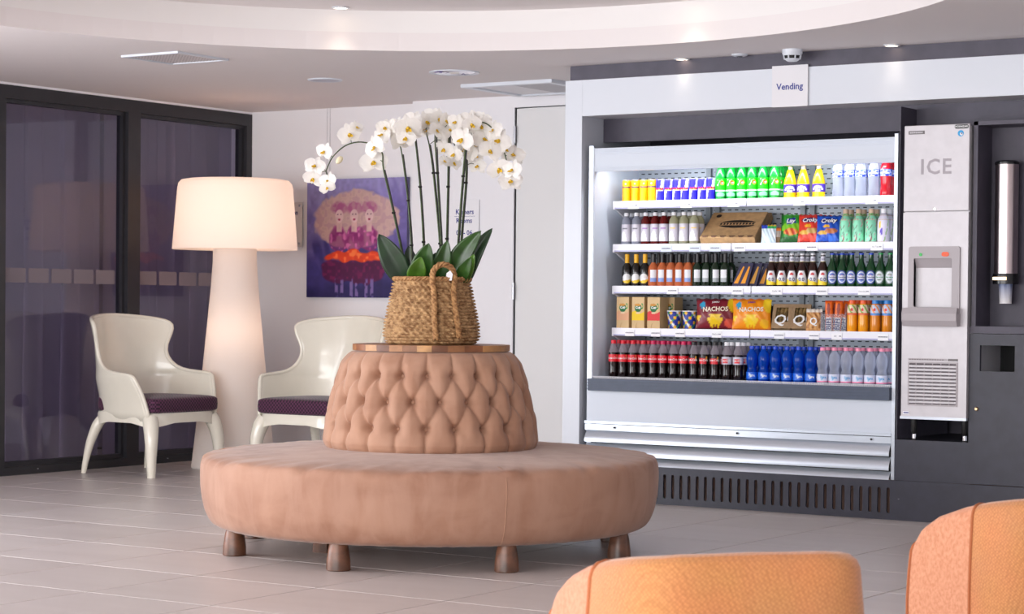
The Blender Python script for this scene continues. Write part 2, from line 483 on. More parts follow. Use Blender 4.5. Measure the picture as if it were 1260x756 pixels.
# wall with the door: opening cut for the leaf
DX0, DX1, DZ = -7.775, -6.88, 2.44
wd_ = MB().prism([(XSTEP, 0), (DX0 - .0, 0), (DX0, DZ), (DX1, DZ), (DX1, 0), (-2.6, 0), (-2.6, ZC), (XSTEP, ZC)], YD, YD + .3, axis='y').build('wall_door', 'wall_white')
struct(wd_, 'white wall with the door, standing a little proud', 'wall')
dr = MB().box(DX0 + .006, DX1 - .006, YD + .01, YD + .05, .008, DZ - .006).build('door_1', mat('door_white', (234, 233, 233), .4)); struct(dr, 'plain white door with steel hinges', 'door')
fr = MB()
fr.box(DX0 - .05, DX0, YD - .012, YD + .06, 0, DZ + .05); fr.box(DX1, DX1 + .05, YD - .012, YD + .06, 0, DZ + .05); fr.box(DX0, DX1, YD - .012, YD + .06, DZ, DZ + .05)
fr.build('door_frame', 'wall_white', dr)
for z in (2.26, 1.22, .25):
    MB().tube([(DX0 + .004, YD - .012, z - .055), (DX0 + .004, YD - .012, z + .055)], .009, 10).tube([(DX0 + .004, YD - .012, z - .002), (DX0 + .004, YD - .012, z + .002)], .0105, 10).build('hinge', 'steel', dr, smooth=40)
MB().box(DX1 - .09, DX1 - .05, YD - .004, YD + .01, .98, 1.16).tube([(DX1 - .07, YD - .03, 1.07), (DX1 - .19, YD - .03, 1.07)], .009).build('handle', 'steel', dr)

# left glass wall: one window per bay
YM = [12.0, 10.765, 9.53, 8.295, 7.06]        # mullion centres
FW = .06
for n in range(4):
    y1, y0 = YM[n], YM[n + 1]
    e1 = y1 - (.0 if n == 0 else FW)
    w = MB().box(XW - .11, XW, y0 - FW, y0 + FW, 0, 2.505).build('window_%d' % (n + 1), 'frame_dark')
    struct(w, 'dark framed floor to ceiling window with a sheer curtain behind it', 'window')
    MB().box(XW - .11, XW, y0 + FW, e1, 2.42, 2.505).box(XW - .085, XW - .03, y0 + FW, e1, 2.395, 2.42).build('head_rail', 'frame_dark', w)
    MB().box(XW - .11, XW, y0 + FW, e1, 0, .055).box(XW - .085, XW - .03, y0 + FW, e1, .055, .085).build('bottom_rail', 'frame_dark', w)
    if n == 0: MB().box(XW - .11, XW, y1 - .06, y1, .055, 2.42).build('end_post', 'frame_dark', w)
    MB().box(XW - .085, XW - .03, y0 + FW, y0 + FW + .025, .085, 2.395).box(XW - .085, XW - .03, e1 - (.085 if n == 0 else .025), e1 - (.06 if n == 0 else 0), .085, 2.395).build('glazing_bead', 'frame_dark', w)
    MB().box(XW - .06, XW - .055, y0 + FW + .02, e1 - .02, .08, 2.40).build('glass_pane', 'window_glass', w)
    k0 = y0 + FW + .045
    nsq = 8
    for k in range(nsq):
        a = k0 + k * .205
        if a + .18 > e1 - .02: break
        MB().box(XW - .0545, XW - .0535, a, a + .18, 1.243, 1.337).build('sticker', 'sticker_frost', w)
    for s_ in (.35, .75): MB().lathe([(0, 0), (.006, 0), (.006, .003), (0, .004)], 10).build('screw_cover', 'steel', w, loc=(XW + .001, y0 + s_, .03))
MB().box(XW - .11, XW, -3, 12.0, 2.505, ZC).build('trim_1', 'wall_white')
struct(bpy.data.objects['trim_1'], 'thin pale strip between window head and ceiling', 'trim')
# clear daylight bays further along, out of view
wl = MB().box(XW - .11, XW, YM[4] - FW - .4, YM[4] - FW, 0, 2.505).box(XW - .11, XW, -3, 1.6, 0, 2.505).box(XW - .11, XW, 1.6, YM[4] - .4, 0, .1).build('wall_left', 'wall_white')
struct(wl, 'left wall beside the window bays', 'wall')
# unseen plain walls added on the right to keep daylight from leaking in
wr_ = MB().box(3.0, 3.1, -3, 12.2, 0, ZC).build('wall_right_added', 'wall_white'); struct(wr_, 'plain white unseen wall added to shut out daylight on the right', 'wall')
wr2 = MB().box(-2.6, 3.0, 10.56, 10.7, 0, ZC).build('wall_vending_end_added', 'wall_white'); struct(wr2, 'plain white unseen wall added beyond the vending niche', 'wall')
# walls added behind the glass so no skylight reaches the curtains from behind
pw = MB().box(-11.75, -11.7, 6.4, 12.2, 0, ZC).build('wall_passage_added', mat('added_wall_paint', (168, 162, 180), .8, noise=.1, nscale=2)); struct(pw, 'lilac wall added behind the glass to keep skylight out', 'wall')
pe = MB().box(-11.7, XW - .11, 6.4, 6.45, 0, ZC).build('wall_passage_end_added', 'added_wall_paint'); struct(pe, 'end wall added behind the glass to keep skylight out', 'wall')
pf = MB().box(-11.7, XW - .2, 12.0, 12.15, 0, ZC).build('wall_passage_far_added', 'added_wall_paint'); struct(pf, 'far wall added behind the glass to keep skylight out', 'wall')

# sheer curtains, one behind each bay
rng = random.Random(3)
for n in range(4):
    y1, y0 = YM[n] - (.02 if n == 0 else .0), YM[n + 1]
    fq = rng.uniform(6.4, 7.6); ph_ = rng.uniform(0, 6); wob = rng.uniform(0, 6)
    def cf(u, v, y0=y0, y1=y1, fq=fq, ph_=ph_, wob=wob):
        z = .03 + v * 2.40
        W = y1 - y0
        amp = (.55 + .45 * math.sin(5.3 * u + wob) * math.sin(11 * u + ph_)) * (1.0 - .35 * v)     # some folds fuller than others, looser towards the hem
        th_ = 2 * PI * fq * u + ph_ + .5 * math.sin(1.7 * v + 4 * u)
        y = y0 + .03 + (W - .06) * u + W / (2 * PI * fq) * 2.6 * amp * math.sin(th_) + .010 * math.sin(2 * PI * 14 * u + 2 * v)
        x = XW - .30 + .05 * amp * math.cos(th_ * .5 + .4)
        return (x, y, z)
    c = thing('sheer_curtain', ['lilac sheer curtain behind the window pane next to the white back wall', 'lilac sheer curtain behind the second window pane from the back wall',
                                'lilac sheer curtain behind the third window pane from the back wall', 'lilac sheer curtain behind the fourth window pane from the back wall'][n], 'curtain', (XW - .3, (y0 + y1) / 2, 0))
    me = MB().grid(cf, 420, 14).mesh('drape', 'sheer_lilac', smooth=True)
    o = link('drape', me, c, loc=(-(XW - .3), -(y0 + y1) / 2, 0))
    MB().tube([(0, y0 - (y0 + y1) / 2, 2.44), (0, y1 - (y0 + y1) / 2, 2.44)], .012).build('curtain_rail', 'alu', c)

# ---------------------------------------------------------------- ceiling fittings
def downlight(p, r, z, label, power, lit=True, group=None, spot=110):
    t = thing('downlight', label, 'ceiling light', (p[0], p[1], z), 0, group)
    MB().lathe([(r, -.001), (r * 1.25, -.001), (r * 1.28, -.006), (r * 1.0, -.008), (r * .96, -.001)], 28).build('trim_ring', 'white_gloss', t, smooth=40)
    MB().lathe([(0, -.002), (r * .98, -.002)], 24).build('lens', 'bulb_warm' if lit else 'black', t)
    if lit:
        d = bpy.data.lights.new('downlight_lamp', 'SPOT'); d.energy = power * .32; d.color = (1, .82, .62); d.spot_size = math.radians(spot); d.spot_blend = .8; d.shadow_soft_size = .03
        o = bpy.data.objects.new('downlight_lamp', d); COL.objects.link(o); o.parent = t; o.location = (0, 0, -.02)
    return t
mat('bulb_warm', (255, 240, 220), .5, emit=(255, 226, 190), estr=6)
a = onz(419, 10.5, ZC2)
# the recess lights sit a hand's breadth inside the band
def inside(px):
    d = ray(px, 20); dd = Vector((d.x, d.y)); c0 = Vector(RC); b = dd.dot(-c0) ; A = dd.dot(dd); cc = c0.dot(c0) - (RR - .11) ** 2
    t = (-b + math.sqrt(b * b - A * cc)) / A
    return dd * t
for px, lb in ((419, 'lit downlight in the ceiling recess on the lamp side'), (842, 'lit downlight in the ceiling recess on the vending side'), ):
    downlight(inside(px), .038, ZC2, lb, 8, group='lit downlights in the recess', spot=84)
p = onz(839, 72, ZC); downlight(p, .035, ZC, 'lit downlight in the low ceiling near the fridge corner post', 2.5, spot=70)
p = onz(1097, 55, ZC); downlight(p, .035, ZC, 'lit downlight in the low ceiling over the ice machine side', 2.5, spot=70)
p = onz(910, 67, ZC)
t = thing('ceiling_sensor', 'small round white sensor in the ceiling beside the smoke detector', 'sensor', (p.x, p.y, ZC))
MB().lathe([(0, -.012), (.03, -.012), (.045, -.006), (.047, 0)], 24).build('cover', 'white_gloss', t, smooth=40)
MB().lathe([(0, -.0135), (.016, -.0135), (.018, -.012)], 20).build('lens', 'black', t, smooth=40)
p = onz(400, 98, ZC)
t = thing('ceiling_speaker', 'flat round white speaker grille in the ceiling near the painting', 'speaker', (p.x, p.y, ZC))
MB().lathe([(.088, -.006), (.105, -.008), (.11, 0)], 36).build('rim', 'white_gloss', t, smooth=40)
MB().lathe([(0, -.004), (.09, -.006)], 36).build('grille', mat('grille_white', (208, 210, 222), .5, bump=.6, bscale=500), t)
p = onz(559, 89, ZC)
t = thing('reflector_downlight', 'large round chrome reflector downlight in the ceiling by the door', 'ceiling light', (p.x, p.y, ZC))
MB().lathe([(.125, -.002), (.15, -.006), (.152, 0)], 40).build('trim_ring', 'white_gloss', t, smooth=40)
MB().lathe([(.035, -.0015), (.05, -.006), (.065, -.0015), (.08, -.007), (.095, -.0015), (.11, -.007), (.126, -.002)], 14).build('reflector', 'chrome', t)
MB().lathe([(0, -.008), (.025, -.007), (.036, -.001)], 20).build('bulb', 'lamp_white', t, smooth=True)
# vents
v = [onz(*q, ZC) for q in ((148.5, 68), (218.3, 62.7), (281.7, 72.9), (213, 77.4))]
vc = sum(v, Vector()) / 4
t = thing('ceiling_vent', 'square perforated air vent in the low ceiling near the window', 'vent', (vc.x, vc.y, ZC))
h = .215
f_ = MB()
for (x0, x1, y0, y1) in ((-h, h, -h, -h + .02), (-h, h, h - .02, h), (-h, -h + .02, -h + .02, h - .02), (h - .02, h, -h + .02, h - .02)): f_.box(x0, x1, y0, y1, -.012, 0)
f_.build('frame', 'white_gloss', t)
pm = mat('perf_panel', (196, 190, 192), .5)
def holes(m, scale, base, dark):
    nt = m.node_tree; p = nt.nodes['Principled BSDF']; tc = nt.nodes.new('ShaderNodeTexCoord')
    vo = nt.nodes.new('ShaderNodeTexVoronoi'); vo.inputs['Scale'].default_value = scale; vo.inputs['Randomness'].default_value = 0
    gt = nt.nodes.new('ShaderNodeMath'); gt.operation = 'GREATER_THAN'; gt.inputs[1].default_value = .33
    mx = nt.nodes.new('ShaderNodeMix'); mx.data_type = 'RGBA'; mx.inputs['A'].default_value = rgb(*dark); mx.inputs['B'].default_value = rgb(*base)
    nt.links.new(tc.outputs['Object'], vo.inputs['Vector']); nt.links.new(vo.outputs['Distance'], gt.inputs[0]); nt.links.new(gt.outputs[0], mx.inputs['Factor'])
    nt.links.new(mx.outputs['Result'], p.inputs['Base Color'])
holes(pm, 42, (206, 200, 202), (120, 116, 122))
MB().box(-h + .02, h - .02, -h + .02, h - .02, -.006, 0).build('perforated_panel', pm, t)
q0 = onz(567, 104, ZC); q1 = onz(677, 96.7, ZC); q2 = onz(639.4, 114, ZC)
cx_, cy_ = (q0.x + q1.x) / 2, (q0.y + q2.y) / 2 + .03
t = thing('air_conditioner_cassette', 'square ceiling air conditioner with grille, above the white door', 'air conditioner', (cx_, cy_, ZC))
h = .34
f_ = MB()
for (x0, x1, y0, y1) in ((-h, h, -h, -h + .05), (-h, h, h - .05, h), (-h, -h + .05, -h + .05, h - .05), (h - .05, h, -h + .05, h - .05)): f_.box(x0, x1, y0, y1, -.022, 0)
f_.build('frame', 'white_gloss', t)
MB().box(-h + .05, -.02, -h + .05, h - .05, -.012, 0).build('blank_panel', 'jamb_white', t)
pm2 = mat('perf_panel_fine', (190, 188, 194), .5); holes(pm2, 60, (190, 188, 194), (110, 108, 118))
MB().box(-.02, h - .05, -h + .05, h - .05, -.012, 0).build('intake_grille', pm2, t)
p = onz(975, 61, ZC)
t = thing('smoke_detector', 'white domed smoke detector hanging from the ceiling above the vending sign', 'smoke detector', (p.x, p.y, ZC))
MB().lathe([(.055, 0), (.055, -.022), (.05, -.03), (.05, -.034)], 32).build('base', 'white_gloss', t, smooth=40)
MB().lathe([(0, -.066), (.026, -.064), (.038, -.056), (.043, -.05)], 32).build('dome', 'white_gloss', t, smooth=40)
MB().lathe([(.041, -.05), (.046, -.034)], 32).build('sensing_slot', 'black', t)
for k in range(8):
    a = 2 * PI * k / 8
    MB().tube([(.045 * math.cos(a), .045 * math.sin(a), -.052), (.049 * math.cos(a), .049 * math.sin(a), -.032)], .004, 6).build('rib', 'white_gloss', t)

# ---------------------------------------------------------------- vending niche (built in)
YV = 10.558; YF = 10.60                      # niche front, fridge front
X_END = -2.6
ni = MB().box(-6.573, -6.458, YV, YD, 0, 2.435).build('wall_niche', 'white_gloss'); struct(ni, 'white corner post and dark built-in niche around the vending fridge', 'wall')
MB().box(-6.5735, -6.4575, YV - .001, YV + .3, .30, .302).build('post_joint', 'ink_grey', ni)
for x0, x1 in ((-6.457, X_END),):
    MB().box(x0, x1, YV, YV + .022, 2.226, 2.435).build('fascia_panel', 'white_gloss', ni)
MB().box(-6.457, X_END, YV + .022, YD, 2.226, 2.24).build('soffit', 'jamb_white', ni)
MB().box(-6.545, X_END, YV + .006, YV + .05, 2.435, ZC).build('dark_strip', 'dark_panel', ni)
MB().box(-6.457, X_END, 10.80, 10.83, 2.088, 2.226).build('dark_panel_over_fridge', 'dark_panel', ni)
MB().box(-6.5, X_END, 11.36, 11.40, 0, 2.226).build('niche_back', 'dark_panel', ni)
# vented plinth with rounded slots
XS1 = ony(817.7, 600, YV).x; XS2 = ony(1092.7, 616, YV).x
pitch = (XS2 - XS1) / 26
hl = []
k = -8
while True:
    xc = XS1 + k * pitch
    if xc > XS2 + .001: break
    r_ = .0095; z0, z1 = .036, .172
    if xc > -6.40:
        hl.append([(xc + r_ * math.cos(t_), z0 + r_ + r_ * math.sin(t_)) for t_ in np.linspace(PI, 2 * PI, 7)] +
                  [(xc + r_ * math.cos(t_), z1 - r_ + r_ * math.sin(t_)) for t_ in np.linspace(0, PI, 7)])
    k += 1
MB().prism([(-6.457, 0), (X_END, 0), (X_END, .212), (-6.457, .212)], YV, YV + .012, axis='y', holes=hl).build('vented_plinth', 'dark_blue_panel', ni)
MB().box(-6.45, X_END, YV + .16, YV + .18, 0, .21).build('plinth_back', mat('plinth_inside', (150, 118, 104), .7), ni)
MB().lathe([(0, -.003), (.004, -.002), (.004, 0)], 10).build('screw_cover', 'chrome', ni, loc=(ony(1105.7, 615.7, YV).x, YV - .001, .115))

# Vending sign
p0 = ony(951, 83.5, YV); p1 = ony(995, 131.5, YV)
t = thing('vending_sign', 'clear square sign reading Vending on the white fascia', 'sign', ((p0.x + p1.x) / 2, YV - .012, 2.226))
MB().box(-.108, .108, 0, .006, -.004, .222, b=.001).build('plate', mat('sign_plate', (232, 230, 234), .2), t)
mb = MB(); put_text(mb, 'Vending', .049, flat_xz(0, -.0008, .105), bold=.02); mb.build('lettering', 'ink_blue', t)
for sx in (-.1, .1): MB().tube([(sx, .006, .11), (sx, .012, .11)], .006).build('spacer', 'steel', t)

# ---------------------------------------------------------------- fridge
FX0 = -6.43; FX1 = -4.505; YBK = 11.12
fx = lambda px, py, Y=YF: ony(px, py, Y).x
fg = thing('display_fridge', 'wide white open display fridge stocked with drinks and snacks', 'fridge', (FX0, YF, .212))
def FB(mb, name, mt, parent=None, smooth=False):
    o = mb.build(name, mt, parent or fg, smooth)
    o.location = (-FX0, -YF, -.212) if parent in (None, fg) else (0, 0, 0)
    return o
IX0, IX1 = FX0 + .035, FX1 - .022            # inner sides
SHZ = [1.735, 1.484, 1.241, .995]            # shelf tops
ZDECK = .712
FB(MB().box(FX0, IX0, YF, 11.3, .212, 2.045, b=.004), 'side_panel', 'fridge_white')
FB(MB().box(IX1, FX1, YF - .012, 11.3, .212, 2.052, b=.004), 'side_panel', 'fridge_white')
FB(MB().box(FX0, FX0 + .03, YF - .004, YF + .02, .212, 2.055).box(FX1 - .018, FX1 + .002, YF - .02, YF - .012, .212, 2.056), 'edge_trim', 'alu')
hd = MB().box(IX0, IX1, YF + .004, YF + .03, 1.905, 2.04).box(IX0, IX1, YF + .03, YF + .30, 2.0, 2.04)
for z in (2.032, 2.02, 2.004, 1.925, 1.915, 1.905): hd.box(IX0, IX1, YF - .002, YF + .004, z - .0, z + .007)
FB(hd, 'canopy', 'fridge_white')
FB(MB().box(IX0, IX1, YF + .3, 11.3, 2.0, 2.04), 'top_panel', 'fridge_white')
FB(MB().box(IX0, IX1, YBK, YBK + .02, ZDECK - .02, 2.0), 'perforated_back', 'perforated')
posts = MB()
for x in (-5.93, -5.87, -5.32, -5.26): posts.box(x, x + .03, YBK - .02, YBK, ZDECK, 1.98)
FB(posts, 'upright', 'fridge_grey')
FB(MB().box(IX0, IX1, YF + .02, YBK, ZDECK - .03, ZDECK - .006), 'deck', 'fridge_white')
bp = MB().box(FX0 + .03, IX1, YF - .045, YF + .02, .634, .704)
for k in range(4): bp.box(FX0 + .028, IX1 + .001, YF - .049, YF - .045, .640 + k * .017, .652 + k * .017)
FB(bp, 'bumper_rail', 'bumper')
gr = MB()
nx = 170
for k in range(nx):
    x = IX0 + .01 + (IX1 - IX0 - .02) * k / nx
    gr.box(x, x + .005, YF - .002, YF + .003, .704, .714)
gr.box(IX0, IX1, YF - .003, YF + .004, .714, .717)
FB(gr, 'air_grille', 'jamb_white')
zz = [ony(1095, y, YF).z for y in (495, 533.5, 537, 546, 561.5, 563, 579, 580.5, 592.5)]
FB(MB().box(IX0 - .03, IX1, YF - .012, YF + .05, zz[1], .634), 'front_panel', 'fridge_white')
rl = MB().box(IX0 - .034, IX1 + .004, YF - .03, YF - .01, zz[2], zz[1]); rl.box(IX0 - .034, IX1 + .004, YF - .024, YF - .01, zz[3], zz[2] - .004)
FB(rl, 'chrome_rail', 'alu')
sc = MB()
for px in (759, 910, 1075):
    x = fx(px, 535); sc.lathe([(0, 0), (.006, 0), (.006, .004), (0, .006)], 10, cx=x, cy=0)
for i, v_ in enumerate(sc.v): sc.v[i] = (v_[0], YF - .03 - v_[2], (zz[2] + zz[3]) / 2 + v_[1])
FB(sc, 'rail_screw', 'black')
tops = [zz[3] - .001, zz[5], zz[7]]; bots = [zz[4], zz[6], zz[8] - .01]
for a_, b_ in zip(tops, bots):
    lv = MB()
    def lf(u, v, a_=a_, b_=b_):
        ang = v * PI * .55
        return (IX0 - .03 + u * (IX1 - IX0 + .03), YF - .008 - .03 * math.sin(ang), a_ - (a_ - b_) * v)
    lv.grid(lf, 1, 8)
    FB(lv, 'louvre', 'alu', smooth=True)
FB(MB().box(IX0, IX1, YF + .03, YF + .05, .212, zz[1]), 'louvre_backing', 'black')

TXT_TAGS = {}
shelf_y0 = 10.745
shelf_objs = []
TAGS = [                                     # price cards; the print is too small to read on most of them
    [(779, 'Chocomel'), (844, 'Redbull'), (902, '7up'), (983, 'Orangina'), (1072, 'Aquarius')],
    [(820, ''), (855, ''), (880, ''), (910, ''), (999, ''), (1079, 'Ice Tea')],
    [(828, ''), (908, ''), (956, 'Radler'), (1012, ''), (1064, 'Heineken')],
    [(776, ''), (808, ''), (838, ''), (883, 'Nachos'), (960, ''), (1003, ''), (1031, 'Bifi'), (1088, '')],
]
for si, zs in enumerate(SHZ):
    x0 = -6.335; x1 = IX1 - .01
    s_ = MB().box(x0, x1, shelf_y0, YBK - .01, zs - .022, zs - .003)
    so = FB(s_, 'shelf', 'shelf_white')
    def sub(mb, name, mt): return mb.build(name, mt, so)
    xm = fx([919, 901, 926, 925][si], 300, shelf_y0)
    for a0_, a1_ in ((x0, xm - .004), (xm + .004, x1)):
        sub(MB().box(a0_, a1_, shelf_y0 - .012, shelf_y0, zs - .042, zs + .003), 'price_rail', 'shelf_white')
        sub(MB().box(a0_, a1_, shelf_y0 - .0135, shelf_y0 - .012, zs - .041, zs - .034), 'rail_strip', 'rail_lilac')
    # slanting end bracket
    br = MB().prism([(shelf_y0 - .012, zs + .003), (shelf_y0 - .012, zs - .045), (shelf_y0 + .02, zs - .05), (YBK - .01, zs - .2), (YBK - .01, zs - .02), (shelf_y0 + .02, zs - .003)], x0 - .012, x0, axis='x')
    sub(br, 'bracket', 'shelf_white')
    for px, tx in TAGS[si]:
        x = fx(px, 300, shelf_y0 - .015)
        wt = .072 if si != 3 else .062
        tg = MB().box(x - wt / 2, x + wt / 2, shelf_y0 - .0165, shelf_y0 - .0142, zs - .044, zs - .008, 0)
        if tx: put_text(tg, tx, .0125, flat_xz(x - .008, shelf_y0 - .0168, zs - .024), 1)
        for q in range(0 if not tx else 6, 8):
            tg.box(x - .028 + q * .007, x - .0225 + q * .007, shelf_y0 - .0168, shelf_y0 - .0165, zs - .027, zs - .021, 1)
        sub(tg, 'price_tag', ['tag_blue' if si == 1 and px < 905 else 'tag_white', 'ink_grey'])
# fridge lighting: one LED bar hidden behind the canopy front
mat('led', (255, 255, 255), .5, emit=(240, 246, 255), estr=1.6)
FB(MB().box(IX0 + .02, IX1 - .02, YF + .05, YF + .075, 1.962, 1.985), 'light_bar', 'led')
area('fridge_canopy_light', ((IX0 + IX1) / 2, YF + .0625, 1.955), (math.radians(20), 0, 0), 1.7, .03, 6, (.95, .97, 1.0))

# ---------------------------------------------------------------- ice machine
IY = YV - .03
ix0, ix1 = ony(1112.9, 155, IY).x, ony(1193.3, 152, IY).x
im = thing('ice_machine', 'tall grey ice dispenser with the word ICE beside the fridge', 'ice machine', (ix0, IY, .43))
def IB(mb, name, mt, smooth=False):
    o = mb.build(name, mt, im, smooth); o.location = (-ix0, -IY, -.43); return o
zi = lambda y, x=1150: ony(x, y, IY).z
ztop = ony(1113, 155.2, IY).z; zse = ony(1110, 261.5, IY).z; zb = ony(1108, 512, IY).z
IB(MB().box(ix0, ix1, IY + .02, 11.2, zb, ztop - .01), 'cabinet', 'ice_grey')
IB(MB().box(ix0, ix1, IY, IY + .02, zse + .003, ztop, b=.004), 'top_panel', 'ice_grey')
dx0, dx1 = ony(1119, 304, IY).x, ony(1182, 304, IY).x
dzt, dzb = ony(1150, 303.5, IY).z, ony(1150, 401, IY).z
hx0, hx1 = dx0 + .03, dx1 - .042
hzt, hzb = ony(1150, 318, IY).z, ony(1150, 378, IY).z
IB(MB().prism([(ix0, zb), (ix1, zb), (ix1, zse - .002), (ix0, zse - .002)], IY, IY + .02, axis='y', holes=[[(hx0, hzb), (hx1, hzb), (hx1, hzt), (hx0, hzt)]]), 'lower_panel', 'ice_grey')
# dispenser bay: raised bezel with a hole, inside walls, tray
def rrect(x0, x1, z0, z1, r, n=5):
    out = []
    for cx, cz, a in ((x1 - r, z1 - r, 0), (x0 + r, z1 - r, 90), (x0 + r, z0 + r, 180), (x1 - r, z0 + r, 270)):
        for k in range(n + 1):
            t_ = math.radians(a + 90 * k / n); out.append((cx + r * math.cos(t_), cz + r * math.sin(t_)))
    return out
IB(MB().prism(rrect(dx0, dx1, dzb, dzt, .014), IY - .012, IY, axis='y', holes=[rrect(hx0, hx1, hzb, hzt, .008)]), 'dispenser_bezel', 'ice_light')
bay = MB()
for bx in ((hx0 - .003, hx0, hzb, hzt), (hx1, hx1 + .003, hzb, hzt), (hx0, hx1, hzt, hzt + .003), (hx0, hx1, hzb - .003, hzb)):
    bay.box(bx[0], bx[1], IY - .006, IY + .11, bx[2], bx[3])
IB(bay, 'bay_wall', 'ice_light')
IB(MB().box(hx0, hx1, IY + .11, IY + .113, hzb, hzt), 'bay_back', 'ice_light')
IB(MB().prism([(IY + .0, hzt), (IY + .075, hzt), (IY + .07, hzt - .055), (IY + .02, hzt - .05)], hx0 + .001, hx1 - .001, axis='x'), 'chute_cover', 'ice_light')
IB(MB().prism([(hx0 + .075, hzt - .05), (hx1 - .05, hzt - .05), (hx1 - .06, hzt - .085), (hx0 + .085, hzt - .085)], IY + .03, IY + .06, axis='y'), 'chute', 'white_gloss')
tr = MB()
tw0, tw1 = dx0 - .014, dx1 + .004
tz0, tz1 = ony(1150, 402, IY - .05).z, ony(1150, 379, IY - .05).z
tr.prism([(IY - .002, tz0 + .004), (IY - .045, tz0), (IY - .06, tz0 + .03), (IY - .062, tz1 - .03), (IY - .05, tz1), (IY - .042, tz1 - .002), (IY - .04, tz1 - .03), (IY - .002, tz1 - .03)], tw0, tw1, axis='x')
IB(tr, 'drip_tray', 'ice_light')
def stud(name, px, py, w, hh, mt, rr=None):
    c = ony(px, py, IY - .012)
    IB(MB().prism(rrect(c.x - w / 2, c.x + w / 2, c.z - hh / 2, c.z + hh / 2, min(w, hh) * .48), IY - .016, IY - .012, axis='y'), name, mt)
stud('indicator_light', 1133, 313.5, .017, .017, mat('green_led', (20, 150, 60), .3, emit=(20, 180, 70), estr=.3))
stud('push_button', 1163.3, 313, .04, .024, mat('button_orange', (240, 84, 20), .35))
mb = MB(); c = ony(1151.5, 206, IY); put_text(mb, 'ICE', .112, flat_xz(c.x, IY - .0008, c.z), bold=.018, space=1.12); IB(mb, 'ice_lettering', 'ice_letter')
c = ony(1128, 163.3, IY); mb = MB().prism(rrect(c.x - .045, c.x + .045, c.z - .009, c.z + .009, .002), IY - .002, IY, axis='y')
for k in range(9): mb.box(c.x - .037 + k * .0082, c.x - .032 + k * .0082, IY - .0026, IY - .002, c.z - .004, c.z + .004, 1)
IB(mb, 'type_plate', [mat('plate_grey', (110, 104, 106), .4), 'ice_grey'])
c = ony(1183.5, 155.8, IY); mb = MB().prism(rrect(c.x - .038, c.x + .038, c.z - .0105, c.z + .0105, .010), IY - .002, IY, axis='y')
put_text(mb, 'HOSHIZAKI', .0135, flat_xz(c.x, IY - .0024, c.z), 1, bold=.02); IB(mb, 'badge', ['ink_black', 'ink_white'])
c = ony(1182.3, 164, IY); mb = MB().lathe([(0, 0), (.0165, 0)], 24); mb.lathe([(0, .0006), (.008, .0006)], 16, 1, cx=.004, cy=.004); mb.lathe([(0, .0012), (.004, .0012)], 12, 2, cx=.006, cy=.001)
mb.v = [(c.x + a, IY - .0012 - z, c.z - b) for a, b, z in mb.v]; IB(mb, 'emblem', ['ink_sky', 'ink_white', 'ink_navy'])
c = ony(1150.5, 257.5, IY)
IB(MB().tube([(c.x, IY - .004, c.z), (c.x, IY, c.z)], .006, 12), 'lock', 'chrome')
g0, g1 = ony(1117.5, 447, IY), ony(1178, 504, IY)
gz1, gz0 = ony(1118, 445, IY).z, ony(1118, 499, IY).z
IB(MB().prism(rrect(g0.x, g1.x, gz0, gz1, .004), IY - .004, IY, axis='y', holes=[rrect(g0.x + .008, g1.x - .008, gz0 + .008, gz1 - .008, .003)]), 'grille_frame', 'ice_light')
IB(MB().box(g0.x + .008, g1.x - .008, IY - .0012, IY - .0002, gz0 + .008, gz1 - .008), 'grille_shade_sheet', mat('grille_shade', (92, 84, 88), .6))  # dark sheet on the panel: shade between the slats put in as colour
ns = 11
for k in range(ns):
    z = gz0 + .012 + (gz1 - gz0 - .024) * (k + .5) / ns
    IB(MB().prism([(IY - .0012, z - .009), (IY - .007, z - .006), (IY - .007, z + .002), (IY - .0012, z + .005)], g0.x + .008, g1.x - .008, axis='x'), 'grille_slat', 'ice_grey')
for k in range(1, 6):
    x = g0.x + (g1.x - g0.x) * k / 6
    IB(MB().box(x - .002, x + .002, IY - .006, IY - .001, gz0 + .008, gz1 - .008), 'grille_rib', 'ice_light')
IB(MB().box(ix0 - .003, ix1 + .003, IY - .006, IY + .02, zb - .014, zb), 'base_rail', 'alu')
mb = MB().box(g0.x, g1.x - .06, IY - .0015, IY, gz1 + .006, gz1 + .018, 0); mb.box(g1.x - .055, g1.x, IY - .0015, IY, gz1 + .006, gz1 + .018, 1)
for k in range(14): mb.box(g0.x + .006 + k * .014, g0.x + .016 + k * .014, IY - .002, IY - .0015, gz1 + .010, gz1 + .014, 1)
IB(mb, 'caution_strip', ['ice_light', 'plate_grey'])
c = ony(1114.5, 508, IY); mb = MB().box(c.x - .016, c.x + .02, IY - .002, IY, c.z - .008, c.z + .008); mb.box(c.x - .012, c.x + .016, IY - .0026, IY - .002, c.z - .003, c.z + .003, 1); IB(mb, 'rating_sticker', ['tag_white', 'ink_blue'])
for x in (ix0 + .05, ix1 - .03):
    IB(MB().lathe([(.018, zb - .014), (.016, .47), (.011, .465), (.011, .44), (.014, .43), (0, .43)], 14, cx=x, cy=IY + .06), 'foot', ['black'], smooth=50)
    IB(MB().lathe([(.0125, .462), (.0125, .438)], 14, cx=x, cy=IY + .06), 'foot_nut', 'chrome', smooth=True)

